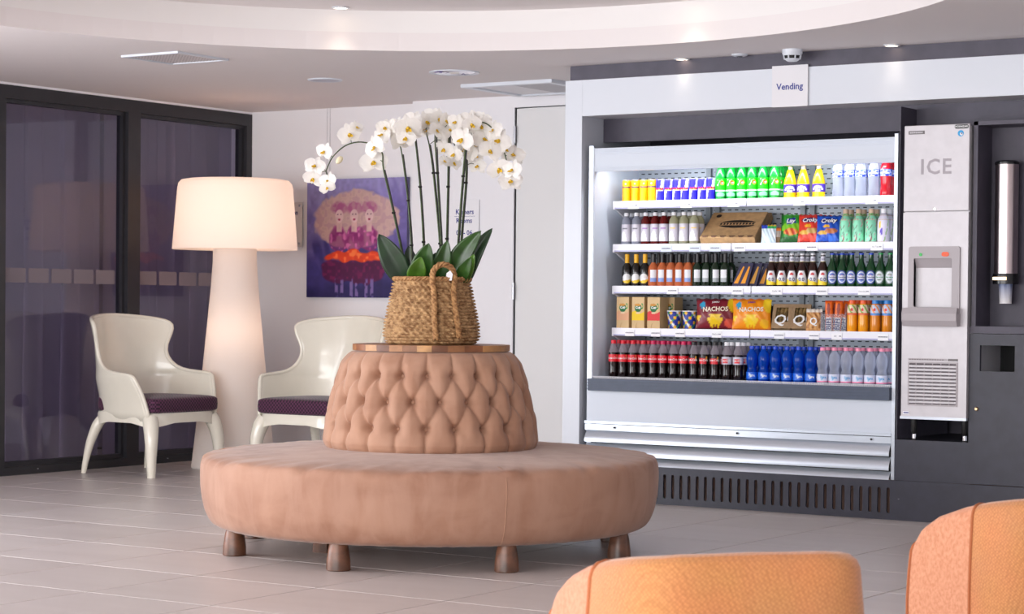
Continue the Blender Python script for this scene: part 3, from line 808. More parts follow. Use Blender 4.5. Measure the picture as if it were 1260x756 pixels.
# ---------------------------------------------------------------- dark built-in cabinet: panel under the ice machine, bin door, open bay with cup dispenser
cab = thing('waste_cabinet', 'dark grey built-in cabinet with a waste slot and a brass lock', 'cabinet', (ix0 - .02, YV, .212))
def CB(mb, name, mt, par=None, smooth=False):
    o = mb.build(name, mt, par or cab, smooth)
    if par is None: o.location = (-(ix0 - .02), -YV, -.212)
    return o
def NB_(mb, name, mt): return mb.build('niche_' + name, mt, ni)
cdx = ix1 + .004
NB_(MB().box(FX1 + .012, cdx - .003, YV + .004, YV + .022, .213, .43), 'lower_panel', 'dark_blue_panel')
NB_(MB().box(FX1 + .012, cdx - .003, YV + .022, 11.3, .40, .43), 'shelf_board', 'dark_blue_panel')
NB_(MB().box(FX1 + .008, FX1 + .012, YV + .03, 11.3, .22, 2.2), 'side_board', 'dark_panel')
zdt = .997; zdb = .216
sx0, sx1 = ony(1206, 440, YV).x, ony(1249, 440, YV).x
sz1, sz0 = ony(1228, 425.5, YV).z, ony(1228, 457.5, YV).z
ddx1 = cdx + .52
door = CB(MB().prism([(cdx, zdb), (ddx1, zdb), (ddx1, zdt), (cdx, zdt)], YV - .004, YV + .016, axis='y', holes=[[(sx0, sz0), (sx1, sz0), (sx1, sz1), (sx0, sz1)]]), 'door', 'dark_blue_panel')
c = ony(1202, 503.5, YV)
o = MB().lathe([(0, .01), (.007, .01), (.011, .004), (.012, 0)], 16).build('lock', mat('brass', (206, 176, 140), .3, metal=1), door, smooth=40)
o.location = (c.x, YV - .004, c.z); o.rotation_euler = (math.radians(90), 0, 0)
CB(MB().box(cdx, ddx1, YV + .45, YV + .455, .3, .99), 'bin_inside', 'black')
CB(MB().box(ddx1 + .004, X_END, YV - .004, YV + .016, zdb, zdt), 'end_panel', 'dark_blue_panel')
CB(MB().box(cdx, X_END, YV - .002, 11.3, 1.0, 1.037), 'counter_board', 'dark_panel')
NB_(MB().box(ix1 + .012, ix1 + .035, YV - .002, 11.3, 1.037, 2.10), 'bay_side', 'dark_panel')
NB_(MB().box(ix1 + .012, X_END, YV - .002, 11.3, 2.08, 2.10), 'bay_top', 'dark_panel')
NB_(MB().box(ix1 + .035, X_END, 10.76, 10.78, 1.037, 2.08), 'bay_back', 'dark_panel')
NB_(MB().box(ddx1 + .4, ddx1 + .42, YV, 10.76, 1.037, 2.08), 'bay_divider', 'dark_panel')

# cup dispenser
cy0 = 10.69
c0 = ony(1238.5, 270, cy0)
cd = thing('cup_dispenser', 'brushed steel tube cup dispenser with a paper cup in the dark bay', 'cup dispenser', (c0.x, cy0, 1.18))
ct = ony(1238, 199, cy0).z - 1.18; cb_ = ony(1238, 338, cy0).z - 1.18
R_ = .060
MB().lathe([(R_, cb_), (R_, ct - .006), (R_ - .006, ct)], 40).build('tube', mat('brushed', (196, 182, 182), .28, metal=1), cd, smooth=40)
MB().lathe([(0, ct + .004), (R_ - .01, ct + .004), (R_ + .003, ct - .004), (R_ + .003, ct - .016), (R_, ct - .016)], 40).build('lid', 'black_gloss', cd, smooth=40)
MB().lathe([(R_ - .01, cb_ - .05), (R_ + .006, cb_ - .05), (R_ + .008, cb_ - .01), (R_ + .006, cb_ + .004), (R_, cb_ + .004)], 40).build('collar', 'black_gloss', cd, smooth=40)
MB().box(-R_ + .014, R_ - .03, -R_ - .010, -R_ - .004, cb_ - .03, cb_ - .014).build('badge', 'brass', cd)
MB().box(-.03, .03, .045, .064, cb_, ct).build('wall_bracket', 'black', cd)
cup = MB().lathe([(.036, cb_ - .045), (.031, cb_ - .148), (.0325, cb_ - .152), (.028, cb_ - .152), (.0, cb_ - .146)], 32)
cols = []
for (x, y, z) in cup.v:
    v_ = (cb_ - .045 - z) / .107; a = math.atan2(x, -y)
    cc = (66, 86, 140) if math.sin(a * 6 + v_ * 9) > .1 else (134, 148, 184)
    if v_ > .62: cc = (28, 26, 34)
    if v_ > .94: cc = (240, 238, 240)
    cols.append(rgb(*cc))
cup.c = cols
cup.build('paper_cup', 'printed_matt', cd, smooth=40)

# ---------------------------------------------------------------- goods in the fridge
PROTO = {}
def colored(mb, fn):
    mb.c = [rgb(*fn(*v)) for v in mb.v]; return mb
def sleeve(r, z0, z1, fn, nu=40, nv=20, a=PI, rfun=None):
    """label wrapped round a bottle; fn(angle, 0..1 height) -> colour"""
    mb = MB(); cs = []
    def g(u, v):
        an = -a + 2 * a * u; z = z0 + (z1 - z0) * v
        rr = (rfun(z) if rfun else r) + .0006
        cs.append(rgb(*fn(an, v)))
        return (rr * math.sin(an), -rr * math.cos(an), z)
    mb.grid(g, nu, nv); mb.c = cs
    return mb
def prof_r(prof):
    zs = [p[1] for p in prof]; rs = [p[0] for p in prof]
    return lambda z: float(np.interp(z, zs, rs))
def proto(kind, parts): PROTO[kind] = parts
BR = random.Random(11)
def place(kind, name, x, y, z, label, cat, group, rz=None):
    t = thing(name, label, cat, (x, y, z), BR.uniform(.1, .5) if rz is None else rz, group)
    for pn, me in PROTO[kind]: link(pn, me, t)
    return t

mat('liq_green', (16, 168, 62), .12, trans=.25)
mat('liq_orange', (250, 196, 10), .15)
mat('liq_red', (190, 18, 34), .1)
mat('liq_cola', (26, 12, 12), .08)
mat('liq_rose', (196, 104, 60), .08)
mat('liq_juice', (244, 160, 20), .15)
mat('liq_mango', (222, 134, 24), .15)
mat('glass_dark', (24, 20, 18), .08)
mat('glass_green', (22, 42, 24), .08)
mat('glass_beer', (18, 62, 30), .08)
mat('glass_brown', (46, 20, 14), .08)
see_through('clear_plastic', (240, 242, 250), .30, (222, 228, 242))
see_through('clear_neck', (230, 225, 228), .45, (190, 180, 190))
see_through('grey_water', (200, 204, 216), .6, (188, 192, 208))
see_through('pale_lemon', (226, 226, 196), .6, (206, 204, 170))
see_through('dark_berry', (150, 40, 30), .75, (120, 26, 24))
see_through('blue_plastic', (60, 140, 245), .5, (10, 92, 214))
see_through('white_bottle', (240, 242, 250), .6, (238, 240, 248))
mat('cap_white', (240, 240, 244), .4); mat('cap_red', (226, 16, 44), .35); mat('cap_magenta', (206, 14, 84), .35); mat('cap_black', (26, 24, 26), .35)
mat('cap_blue', (20, 70, 200), .35); mat('cap_pink', (250, 150, 180), .35); mat('cap_green', (20, 150, 70), .35); mat('cap_orange', (240, 90, 30), .35)
mat('cap_sky', (40, 130, 210), .35); mat('cap_tan', (206, 176, 150), .5); mat('foil_yellow', (246, 186, 26), .4)
mat('can_yellow', (252, 192, 8), .35, metal=.1)
mat('can_end', (210, 212, 220), .3, metal=.8)

# cans
def can(kind, r, h, body_fn, texts):
    prof = [(r * .86, .0), (r, .006), (r, h - .012), (r * .88, h - .004)]
    parts = [('body', sleeve(r, .0, h - .004, body_fn, 40, 26, rfun=prof_r(prof)).mesh('body', 'printed', smooth=40))]
    parts.append(('lid', MB().lathe([(0, h - .006), (r * .8, h - .006), (r * .88, h - .002), (r * .88, h - .005)], 28).lathe([(0, .001), (r * .86, 0)], 28).mesh('lid', 'can_end', smooth=40)))
    for nm, s_, size, z, a, m_, b_ in texts:
        mb = MB(); put_text(mb, s_, size, on_cyl(r + .0012, z, a), bold=b_); parts.append((nm, mb.mesh(nm, m_)))
    proto(kind, parts)
can('choc', .0258, .132, lambda a, v: (250, 178, 0), [('lettering', 'Chocomel', .0125, .088, 0, 'ink_navy', .07), ('print', 'o', .016, .108, 0, 'ink_white', .05)])
def energy(a, v):
    s = a + (v - .5) * -1.1
    if v < .06: return (232, 232, 240)
    if .47 < v < .56 and abs(a) < 1.0: return (238, 206, 120) if abs(a) < .5 else (236, 230, 232)
    q = a + (v - .5) * -.9
    if v >= .52: c = (40, 30, 200) if q < .12 or q > 1.0 else (226, 228, 240)
    else: c = (40, 30, 200) if q > -.35 or q < -1.2 else (226, 228, 240)
    return c
can('energy', .0262, .132, energy, [('lettering', 'Red Bull', .0150, .073, 0, 'ink_red', .08)])

def bottle(kind, prof, mt, cap=None, seg=28, labels=(), texts=(), extra=()):
    parts = [('body', MB().lathe([(0, prof[0][1])] + prof, seg).mesh('body', mt, smooth=50))]
    rf = prof_r(prof)
    if cap:
        r, z0, z1, cm = cap
        parts.append(('cap', MB().lathe([(r, z0), (r, z1 - .002), (r - .002, z1), (0, z1)], 20).mesh('cap', cm, smooth=40)))
    for z0, z1, fn in labels:
        parts.append(('label', sleeve(0, z0, z1, fn, 40, 16, rfun=rf).mesh('label', 'printed', smooth=True)))
    for s_, size, z, a, m_, b_, sh in texts:
        mb = MB(); put_text(mb, s_, size, on_cyl(rf(z) + .0013, z, a), bold=b_, shear=sh); parts.append(('lettering', mb.mesh('lettering', m_)))
    parts += list(extra)
    proto(kind, parts)

# lemon-lime soda
pf = [(.028, 0), (.031, .006), (.029, .02), (.031, .035), (.031, .13), (.029, .15), (.016, .19), (.0135, .2), (.0135, .215)]
mb = MB(); mb.lathe([(0, 0), (.011, 0)], 20)
rdot = .0318
dot = MB(); dot.add([on_cyl(rdot + .0004, .098)(.011 + .0125 * math.cos(t_), .0125 * math.sin(t_)) for t_ in np.linspace(0, 2 * PI, 20, endpoint=False)], [tuple(range(20))])
bottle('lime', pf, 'liq_green', (.0145, .195, .215, 'cap_green'), labels=[(.05, .125, lambda a, v: (20, 206, 10) if v > .08 else (240, 250, 240)), (.022, .05, lambda a, v: (150, 224, 180) if abs(a) < .8 and v < .85 - a * a * .5 else (22, 170, 70))],
       texts=[('7', .050, .098, -.28, 'ink_white', .03, .2), ('up', .0135, .099, .36, 'ink_white', .03, 0)], extra=[('logo_dot', dot.mesh('logo_dot', 'ink_red'))])
# conical orange drink
pf = [(.034, 0), (.0365, .008), (.034, .022), (.036, .035), (.0365, .075), (.033, .10), (.0175, .155), (.0125, .163), (.0125, .178)]
def olab(a, v):
    if abs(math.hypot(a * .9, (v - .25) * 1.4) - .62) < .13 and v > .2: return (240, 240, 250)
    if math.hypot(a, (v - .3) * 1.3) < .45: return (230, 226, 244)
    return (74, 44, 168)
bottle('orangina', pf, 'liq_orange', (.013, .163, .18, 'clear_plastic'), labels=[(.036, .08, olab)], texts=[('Orangina', .011, .052, 0, 'ink_navy', .02, 0)])
# sports drinks
pf = [(.029, 0), (.0315, .006), (.0315, .03), (.0285, .06), (.0285, .085), (.0315, .11), (.0315, .15), (.028, .17), (.014, .195), (.013, .215)]
def slab(a, v):
    w = math.sin(a * 3 + v * 5) + .6 * math.sin(a * 7 - v * 9)
    return (30, 56, 176) if w > .3 else ((200, 208, 240) if w > -.5 else (84, 106, 204))
for kd, mt in (('sport_clear', 'clear_plastic'), ('sport_red', 'liq_red')):
    bottle(kd, pf, mt, (.0145, .198, .216, 'cap_blue'), labels=[(.112, .150, slab)], texts=[('Aquarius', .013, .131, 0, 'ink_white', .02, .2)])
# vitamin drinks
pf = [(.026, 0), (.0285, .004), (.0285, .125), (.026, .146), (.015, .165), (.0125, .17), (.0125, .188)]
def vlab(t_):
    def f(a, v):
        if (a + .35) ** 2 / .5 + (v - .02) ** 2 / .34 < 1: return (246, 246, 250)
        if abs(v - .76) < .045 and abs(a) < .6: return t_
        return (204, 200, 210)
    return f
for kd, mt, tc_ in (('vit_clear', 'grey_water', (70, 70, 84)), ('vit_red', 'dark_berry', (150, 70, 176)), ('vit_lemon', 'pale_lemon', (236, 196, 60))):
    bottle(kd, pf, mt, (.0145, .17, .19, 'cap_white'), labels=[(.022, .122, vlab(tc_))])
# iced tea
pf = [(.030, 0), (.0335, .006), (.0335, .105), (.031, .128), (.018, .152), (.0145, .158), (.0145, .182)]
def tea(base, dots, seed):
    rg = random.Random(seed); pts = [(rg.uniform(-1.5, 1.5), rg.uniform(.05, .95), rg.choice(dots)) for _ in range(34)]
    def f(a, v):
        for pa, pv, c in pts:
            if (a - pa) ** 2 * .25 + (v - pv) ** 2 < .0016: return c
        if abs(a + .5 - .5 * math.sin(v * 6)) < .05: return (70, 84, 70)
        return base if v > .3 + .1 * math.sin(a * 3) else tuple(min(255, int(c * 1.08 + 14)) for c in base)
    return f
bottle('tea_green', pf, 'cap_tan', (.0155, .164, .188, 'cap_tan'), labels=[(.002, .15, tea((128, 206, 170), [(206, 70, 110), (236, 150, 170), (90, 120, 90)], 4)), (.152, .176, tea((110, 160, 90), [(220, 120, 120), (230, 230, 210)], 5))])
bottle('tea_lilac', pf, 'cap_tan', (.0155, .164, .188, 'cap_white'), labels=[(.002, .15, lambda a, v: (246, 200, 20) if (a + .4) ** 2 * .3 + (v - .66) ** 2 < .014 else ((92, 60, 190) if (a + .1) ** 2 * .3 + (v - .42) ** 2 < .016 and math.sin(a * 20) * math.sin(v * 30) > -.3 else ((120, 180, 60) if abs(a - .3 - v) < .06 else (222, 216, 230)))), (.152, .176, lambda a, v: (190, 186, 200))])
# small wine bottles
pf = [(.029, 0), (.031, .004), (.031, .10), (.028, .118), (.0135, .14), (.0125, .15), (.0125, .19)]
def wlab(a, v):
    e = (a / .85) ** 2 + ((v - .5) / .5) ** 2
    if e > 1: return (24, 20, 18)
    return (250, 206, 20) if v < .34 + .1 * a else (238, 238, 238)
bottle('wine_yellow', pf, 'glass_dark', (.0138, .14, .192, 'foil_yellow'), labels=[(.02, .078, wlab)])
def lab2(lo):
    return lambda a, v: ((0, 0, 0)) if abs(a) > .72 else ((120, 150, 214) if lo and v < .3 else ((150, 156, 160) if v < .3 else (236, 238, 244)))
def patch(kind, z0, z1, fn, a=.78):
    rf = prof_r(pf)
    return sleeve(0, z0, z1, fn, 14, 14, a=a, rfun=rf).mesh('label', 'printed', smooth=True)
def plain_text(s_, size, r, z, m_, a=0, b=.02):
    mb = MB(); put_text(mb, s_, size, on_cyl(r, z, a), bold=b); return mb.mesh('lettering', m_)
for kd, mt, lo in (('wine_rose', 'liq_rose', True), ('wine_green', 'glass_green', False)):
    bottle(kd, pf, mt, (.0138, .142, .192, 'cap_black'), extra=[('label', patch(kd, .03, .10, (lambda lo: (lambda a, v: (128, 156, 220) if (lo and v < .35) else ((166, 174, 178) if v < .35 else (236, 238, 244))))(lo), .6))])
# beer bottles
pf = [(.028, 0), (.030, .004), (.030, .088), (.0275, .108), (.0145, .142), (.0128, .16), (.0128, .184)]
def radl(a, v):
    top = .93 - .9 * max(0, abs(a) - .5)
    if v > top: return (46, 20, 14)
    if v < .26 - .12 * a: return (246, 214, 30)
    if (a + .05) ** 2 / .12 + (v - .72) ** 2 / .008 < 1: return (206, 30, 40)
    return (240, 238, 242)
rf_ = prof_r(pf)
bottle('radler', pf, 'glass_brown', (.0138, .18, .19, 'cap_white'), labels=[(.142, .172, lambda a, v: (228, 228, 240) if v > .12 else (206, 190, 110))],
       extra=[('label', sleeve(0, .014, .098, radl, 24, 24, a=1.15, rfun=rf_).mesh('label', 'printed', smooth=True)), ('lettering', plain_text('0.0', .028, .0318, .044, 'ink_navy')), ('neck_lettering', plain_text('0.0', .014, .0148, .157, 'ink_navy'))])
def lag(c1, c2):
    def f(a, v):
        e = math.hypot(a / .95, (v - .5) / .5)
        if e > 1: return (18, 62, 30)
        if e > .82: return c1
        if e > .68: return (226, 228, 238)
        if abs(v - .5) < .12: return (226, 228, 238)
        if e < .36 and v > .5: return (206, 50, 50) if e < .3 else c2
        return c2 if e > .5 else c1
    return f
for kd, c1, c2 in (('lager_blue', (44, 70, 170), (120, 144, 214)), ('lager_silver', (120, 140, 130), (206, 214, 212))):
    bottle(kd, pf, 'glass_beer', (.0138, .18, .19, 'cap_blue' if 'blue' in kd else 'cap_green'), extra=[('label', sleeve(0, .02, .094, lag(c1, c2), 28, 28, a=1.0, rfun=rf_).mesh('label', 'printed', smooth=True)),
           ('lettering', plain_text('Heineken', .0115, .0316, .057, 'ink_navy' if 'blue' in kd else 'cap_green'))])
# juice
pf = [(.025, 0), (.028, .005), (.0285, .05), (.027, .1), (.0285, .112), (.026, .138), (.018, .158), (.017, .164)]
def jl(base, sp):
    def f(a, v):
        if v < .25: return (236, 110, 50) if sp == 0 else (90, 150, 220)
        if (a) ** 2 * .5 + (v - .55) ** 2 < .03: return (220, 40, 50)
        if math.sin(a * 5 + v * 7) > .55: return (120, 170, 50) if sp == 0 else (240, 150, 60)
        return base
    return f
bottle('juice_orange', pf, 'liq_juice', (.0195, .158, .178, 'cap_orange'), labels=[(.095, .152, jl((246, 226, 196), 0))])
bottle('juice_mango', pf, 'liq_mango', (.0195, .158, .178, 'cap_sky'), labels=[(.095, .152, jl((206, 220, 244), 1))])
# cola
pf = [(.024, 0), (.0285, .006), (.0285, .04), (.0265, .06), (.0285, .085), (.0285, .135), (.024, .165), (.0135, .195), (.0125, .2), (.0125, .212)]
liq = [p for p in pf if p[1] <= .14] + [(.0265, .15)]
def cola(kind, cap, lab, txt):
    parts = [('liquid', MB().lathe([(0, 0)] + liq + [(0, .15)], 28).mesh('liquid', 'liq_cola', smooth=50)),
             ('neck', MB().lathe([(.0267, .149), (.024, .165), (.0135, .195), (.0128, .2), (.0128, .205)], 28).mesh('neck', 'clear_neck', smooth=True)),
             ('cap', MB().lathe([(.0145, .2), (.0145, .218), (.012, .22), (0, .22)], 20).mesh('cap', cap, smooth=40)),
             ('label', sleeve(0, .095, .137, lab, 44, 10, rfun=prof_r(pf)).mesh('label', 'printed', smooth=True))]
    mb = MB(); put_text(mb, 'Coca-Cola', .0165, on_cyl(.0298, .116, -.1), bold=.02, shear=.2); parts.append(('lettering', mb.mesh('lettering', txt)))
    proto(kind, parts)
cola('cola_red', 'cap_red', lambda a, v: (238, 190, 120) if abs(a - .85) < .12 and v > .45 else (226, 14, 38), 'ink_white')
cola('cola_magenta', 'cap_magenta', lambda a, v: (226, 14, 38), 'ink_white')
cola('cola_black', 'cap_black', lambda a, v: (238, 170, 60) if abs(a - .8) < .14 and v > .5 else ((226, 14, 38) if abs(a) < .75 and v < .75 else (26, 20, 22)), 'ink_white')
cola('cola_white', 'cap_white', lambda a, v: (226, 30, 44) if abs(a + .1) < .55 and v < .8 and v > .15 else (206, 204, 220), 'ink_white')
# water
pf = [(.027, 0), (.031, .006), (.0305, .02), (.031, .055), (.026, .068), (.0235, .082), (.0275, .096), (.0315, .115), (.0318, .135), (.028, .157), (.0165, .176), (.0125, .183), (.0125, .192)]
def wl_(base, sw, pink):
    def f(a, v):
        if pink and v < .14: return (250, 140, 176)
        if (a + .15) ** 2 * .8 + (v - .55) ** 2 < .10 and math.sin(a * 9 + v * 6) > -.2: return sw
        return base
    return f
bottle('water_blue', pf, 'blue_plastic', (.0145, .185, .202, 'cap_blue'), labels=[(.018, .056, wl_((24, 104, 222), (206, 226, 252), False))], texts=[('SPA', .016, .036, .3, 'ink_white', .03, 0)])
bottle('water_pink', pf, 'clear_plastic', (.0145, .185, .202, 'cap_pink'), labels=[(.012, .056, wl_((222, 226, 246), (150, 190, 226), True))], texts=[('SPA', .016, .036, .3, 'ink_sky', .03, 0)])

def row(kind, name, pxs, si, label, cat, group, rows=1, dy=.072, yoff=None, r=.03, drop=(), nb=None):
    zs = ZDECK - .005 if si == 4 else SHZ[si] + .0
    zt = zs if si == 4 else zs - .003
    y0 = (10.662 if si == 4 else shelf_y0 + .008) + r
    for ri in range(rows):
        for k, px in enumerate(pxs):
            if (ri, k) in drop: continue
            py = 470 if si == 4 else [246, 300, 353, 407][si]
            X = ony(px, py, y0).x
            y = y0 + ri * dy
            if y + r > YBK - .022: continue
            x = X + (BR.uniform(-.002, .002) if ri else 0)
            if x - r < IX0 + .005 or x + r > IX1 - .004: continue
            place(kind, name, x, y, zt, (label if ri == 0 else label + ' in a back row') if not (nb and ri == 0 and k in (0, len(pxs) - 1)) else label + ' beside the ' + nb[0 if k == 0 else 1], cat, group if ri == 0 else group + ' behind the front row')

row('choc', 'chocolate_milk_can', [771, 782, 792.2, 802.5], 0, 'slim yellow drink can on the top fridge shelf', 'can', 'yellow chocolate milk cans', 2, .056, r=.026, nb=('fridge side wall', 'energy drinks'))
row('energy', 'energy_drink_can', [812.8, 822.9, 833, 843.2, 853.5, 864.2, 874.6], 0, 'slim blue and silver energy drink can on the top fridge shelf', 'can', 'blue and silver energy drink cans', 2, .056, r=.0265, nb=('yellow cans', 'green soda'))
row('lime', 'lemon_lime_soda_bottle', [887, 900, 912.8, 925.5, 939, 953.3], 0, 'green lemon-lime soda bottle on the top fridge shelf', 'bottle', 'green soda bottles', 4, .066, r=.032, nb=('energy drinks', 'yellow soda'))
row('orangina', 'orange_soda_bottle', [972.2, 988.3, 1007.3], 0, 'cone-shaped yellow orange soda bottle with purple label', 'bottle', 'yellow cone-shaped soda bottles', 1, r=.037, nb=('green soda', 'sports drinks'))
row('sport_clear', 'sports_drink_bottle', [1031, 1045.2, 1059.2, 1075], 0, 'clear sports drink bottle with blue and white top label', 'bottle', 'clear sports drink bottles', 2, .068, r=.032, nb=('yellow soda', 'red bottle'))
row('sport_red', 'red_sports_drink_bottle', [1090], 0, 'red sports drink bottle with blue and white top label', 'bottle', 'red sports drink bottles', 3, .068, r=.032)
row('vit_clear', 'vitamin_drink_bottle', [770.7, 783.1], 1, 'grey clear vitamin drink bottle with swoosh label on second shelf', 'bottle', 'grey clear vitamin drinks', 2, .064, r=.029, nb=('fridge side wall', 'dark red bottles'))
row('vit_red', 'vitamin_drink_bottle', [794.5, 806, 816.9], 1, 'dark red vitamin drink bottle with swoosh label on second shelf', 'bottle', 'dark red vitamin drinks', 2, .064, r=.029, nb=('grey bottles', 'pale lemon bottles'))
row('vit_lemon', 'vitamin_drink_bottle', [829, 841.4, 854], 1, 'pale lemon vitamin drink bottle with swoosh label on second shelf', 'bottle', 'pale lemon vitamin drinks', 2, .064, r=.029, nb=('dark red bottles', 'cardboard box'))
row('tea_green', 'iced_tea_bottle', [1040.4, 1056.2, 1071.8], 1, 'mint green blossom-patterned iced tea bottle on second shelf', 'bottle', 'mint green iced tea bottles', 2, .074, r=.034, nb=('blue crisp bag', 'lilac bottle'))
row('tea_lilac', 'iced_tea_bottle', [1087], 1, 'pale lilac iced tea bottle with lemon and berries on second shelf', 'bottle', 'pale lilac iced tea bottles', 3, .074, r=.034)
row('wine_yellow', 'small_wine_bottle', [771.5, 782.8, 793.6], 2, 'small dark wine bottle with yellow neck foil', 'bottle', 'yellow-necked small wine bottles', 1, .068, r=.031, nb=('fridge side wall', 'rosé bottles'))
row('wine_rose', 'small_wine_bottle', [803.9, 814.9, 825.7, 836.2, 847], 2, 'small rosé wine bottle with black cap on third shelf', 'bottle', 'small rosé bottles', 3, .068, r=.031, nb=('yellow-necked bottles', 'dark green bottles'))
row('wine_green', 'small_wine_bottle', [858.2, 869.3, 880.5, 892.1], 2, 'small dark green wine bottle with black cap on third shelf', 'bottle', 'small dark green wine bottles', 2, .068, r=.031, nb=('rosé bottles', 'wedge packs'))
row('radler', 'radler_bottle', [949.2, 961.6, 974.2, 987, 1000, 1012.4], 2, 'brown beer bottle with white and yellow 0.0 label', 'bottle', 'brown 0.0 beer bottles', 2, .068, r=.031, drop=((1, 4), (1, 5)), nb=('wedge packs', 'green bottles'))
row('lager_blue', 'lager_bottle', [1023.8, 1036, 1047.8, 1059.6, 1071.6], 2, 'green beer bottle with blue oval label and blue cap', 'bottle', 'green beer bottles with blue labels', 2, .068, r=.031, drop=((1, 2), (1, 3), (1, 4)), nb=('brown bottles', 'silver-labelled ones'))
row('lager_silver', 'lager_bottle', [1083.5, 1095], 2, 'green beer bottle with silver oval label', 'bottle', 'green beer bottles with silver labels', 1, .068, r=.031, nb=('blue-labelled ones', 'fridge edge'))
row('juice_orange', 'juice_bottle', [1048.5, 1062.2], 3, 'orange juice bottle with orange cap on fourth shelf', 'bottle', 'orange juice bottles', 2, .066, r=.0285, nb=('snack sticks', 'amber juice'))
row('juice_mango', 'juice_bottle', [1077, 1091.5], 3, 'amber juice bottle with blue cap on fourth shelf', 'bottle', 'amber juice bottles', 2, .066, r=.0285, nb=('orange juice', 'fridge edge'))
row('cola_red', 'cola_bottle', [754.5, 766.3, 778.5, 791], 4, 'cola bottle with red cap on the bottom deck', 'bottle', 'red-capped cola bottles', 3, .066, r=.0295, nb=('fridge side wall', 'magenta caps'))
row('cola_magenta', 'cola_bottle', [803.2, 815.4, 828.2, 840.8], 4, 'cola bottle with magenta cap and red label on the bottom deck', 'bottle', 'magenta-capped cola bottles', 3, .066, r=.0295, nb=('red caps', 'black caps'))
row('cola_black', 'cola_bottle', [853.4, 866.1, 879.3], 4, 'cola bottle with black cap and red-black label', 'bottle', 'black-capped cola bottles', 3, .066, r=.0295, nb=('magenta caps', 'white caps'))
row('cola_white', 'cola_bottle', [894, 908], 4, 'cola bottle with white cap and silver label on the bottom deck', 'bottle', 'white-capped cola bottles', 3, .066, r=.0295, nb=('black caps', 'blue water'))
row('water_blue', 'blue_water_bottle', [925, 939.5, 953.8, 968.2, 982.5, 997], 4, 'blue plastic water bottle with blue cap on the bottom deck', 'bottle', 'blue water bottles', 3, .069, r=.032, nb=('cola bottles', 'clear water'))
row('water_pink', 'clear_water_bottle', [1011.9, 1026.5, 1041, 1055.6, 1070.4, 1085], 4, 'clear water bottle with pink cap on the bottom deck', 'bottle', 'pink-capped clear water bottles', 3, .069, r=.032, nb=('blue water', 'fridge edge'))

# bags, boxes and packs
def bag(kind, w, h, depth, fn, texts, crimp=.012, mt='printed', wav=.004):
    mb = MB(); cs = []
    def bul(u, v): return depth * (max(0, math.sin(PI * u)) ** .6) * (max(0, math.sin(PI * min(1, max(0, (v - .04) / .92)))) ** .6)
    def edge(u, v): return 1 + wav * math.sin(v * 40) - .05 * math.sin(PI * v)
    for sgn in (-1, 1):
        def g(u, v, sgn=sgn):
            cs.append(rgb(*fn(u, v)))
            return ((u - .5) * w * edge(u, v), sgn * bul(u, v) + .002 * math.sin(u * 25 + v * 13) * (1 if 0 < u < 1 else 0), v * h + (.003 * math.sin(u * 30) if v in (0, 1) else 0))
        mb.grid(g, 28, 28)
    mb.c = cs
    parts = [('pouch', mb.mesh('pouch', mt, smooth=True))]
    for s_, size, u, v, m_, b_, sh, rt in texts:
        t2 = MB()
        def on(x, z, u=u, v=v):
            uu = u + x / w; vv = v + z / h
            return ((uu - .5) * w * edge(uu, vv), -bul(uu, vv) - .0035, vv * h)
        put_text(t2, s_, size, on, bold=b_, shear=sh, rot=rt); parts.append(('lettering', t2.mesh('lettering', m_)))
    proto(kind, parts)
def ell(u, v, cu, cv, a, b): return ((u - cu) / a) ** 2 + ((v - cv) / b) ** 2 < 1
def chips(base, dk, c2):
    def f(u, v):
        if ell(u, v, .5, .78, .36, .10): return (24, 28, 100)
        if ell(u, v, .42, .56, .14, .06): return (250, 190, 40)
        if ell(u, v, .62, .40, .26, .10): return c2
        if ell(u, v, .28, .34, .22, .08): return (240, 190, 80)
        if v < .22 and math.sin(u * 9 + 2) > .3: return tuple(min(255, c + 40) for c in base)
        return dk if v > .93 or v < .05 else base
    return f
def lays(u, v):
    if abs((u - .48) + (v - .74) * .3) < .22 and abs(v - .74 - (u - .5) * .15) < .11: return (52, 40, 160)
    if ell(u, v, .5, .36, .34, .12): return (240, 150, 60) if math.sin(u * 20 + v * 14) > -.2 else (206, 70, 50)
    if ell(u, v, .5, .5, .46, .2): return (130, 206, 40)
    return (20, 96, 30) if v < .2 or u < .12 else (46, 150, 40)
bag('chips_green', .125, .165, .024, lays, [('Lay', .036, .48, .74, 'ink_white', .03, .2, 0)])
bag('chips_red', .135, .162, .024, chips((226, 60, 40), (196, 30, 30), (206, 170, 96)), [('Croky', .034, .5, .775, 'ink_white', .03, .2, .05)])
bag('chips_blue', .14, .155, .024, chips((24, 84, 200), (20, 60, 150), (206, 120, 70)), [('Croky', .034, .5, .775, 'ink_white', .03, .2, .05)])
bag('blue_pack', .12, .14, .02, lambda u, v: (30, 80, 170) if v > .2 else (200, 214, 240), [])
def nacho(base, dk, tri, acc):
    def f(u, v):
        if ell(u, v, .17, .78, .075, .12): return (40, 160, 200)
        if u > .82 and v > .55 and (u - .82) > (.72 - v) * .5: return tri
        for cu, cv, s_ in ((.5, .3, .2), (.42, .2, .16), (.58, .22, .17), (.06, .35, .1)):
            if cv - s_ < v < cv + s_ and abs(u - cu) < (v - cv + s_) * .42: return tri
        if ell(u, v, .85, .2, .11, .15): return acc
        return dk if v < .05 or v > .95 else base
    return f
bag('nachos_maroon', .235, .178, .034, nacho((128, 28, 44), (96, 18, 34), (246, 206, 30), (226, 90, 70)), [('NACHOS', .037, .5, .64, 'ink_cream', .03, 0, .03), ('JUMBO', .014, .5, .88, 'ink_white', .03, 0, .03)])
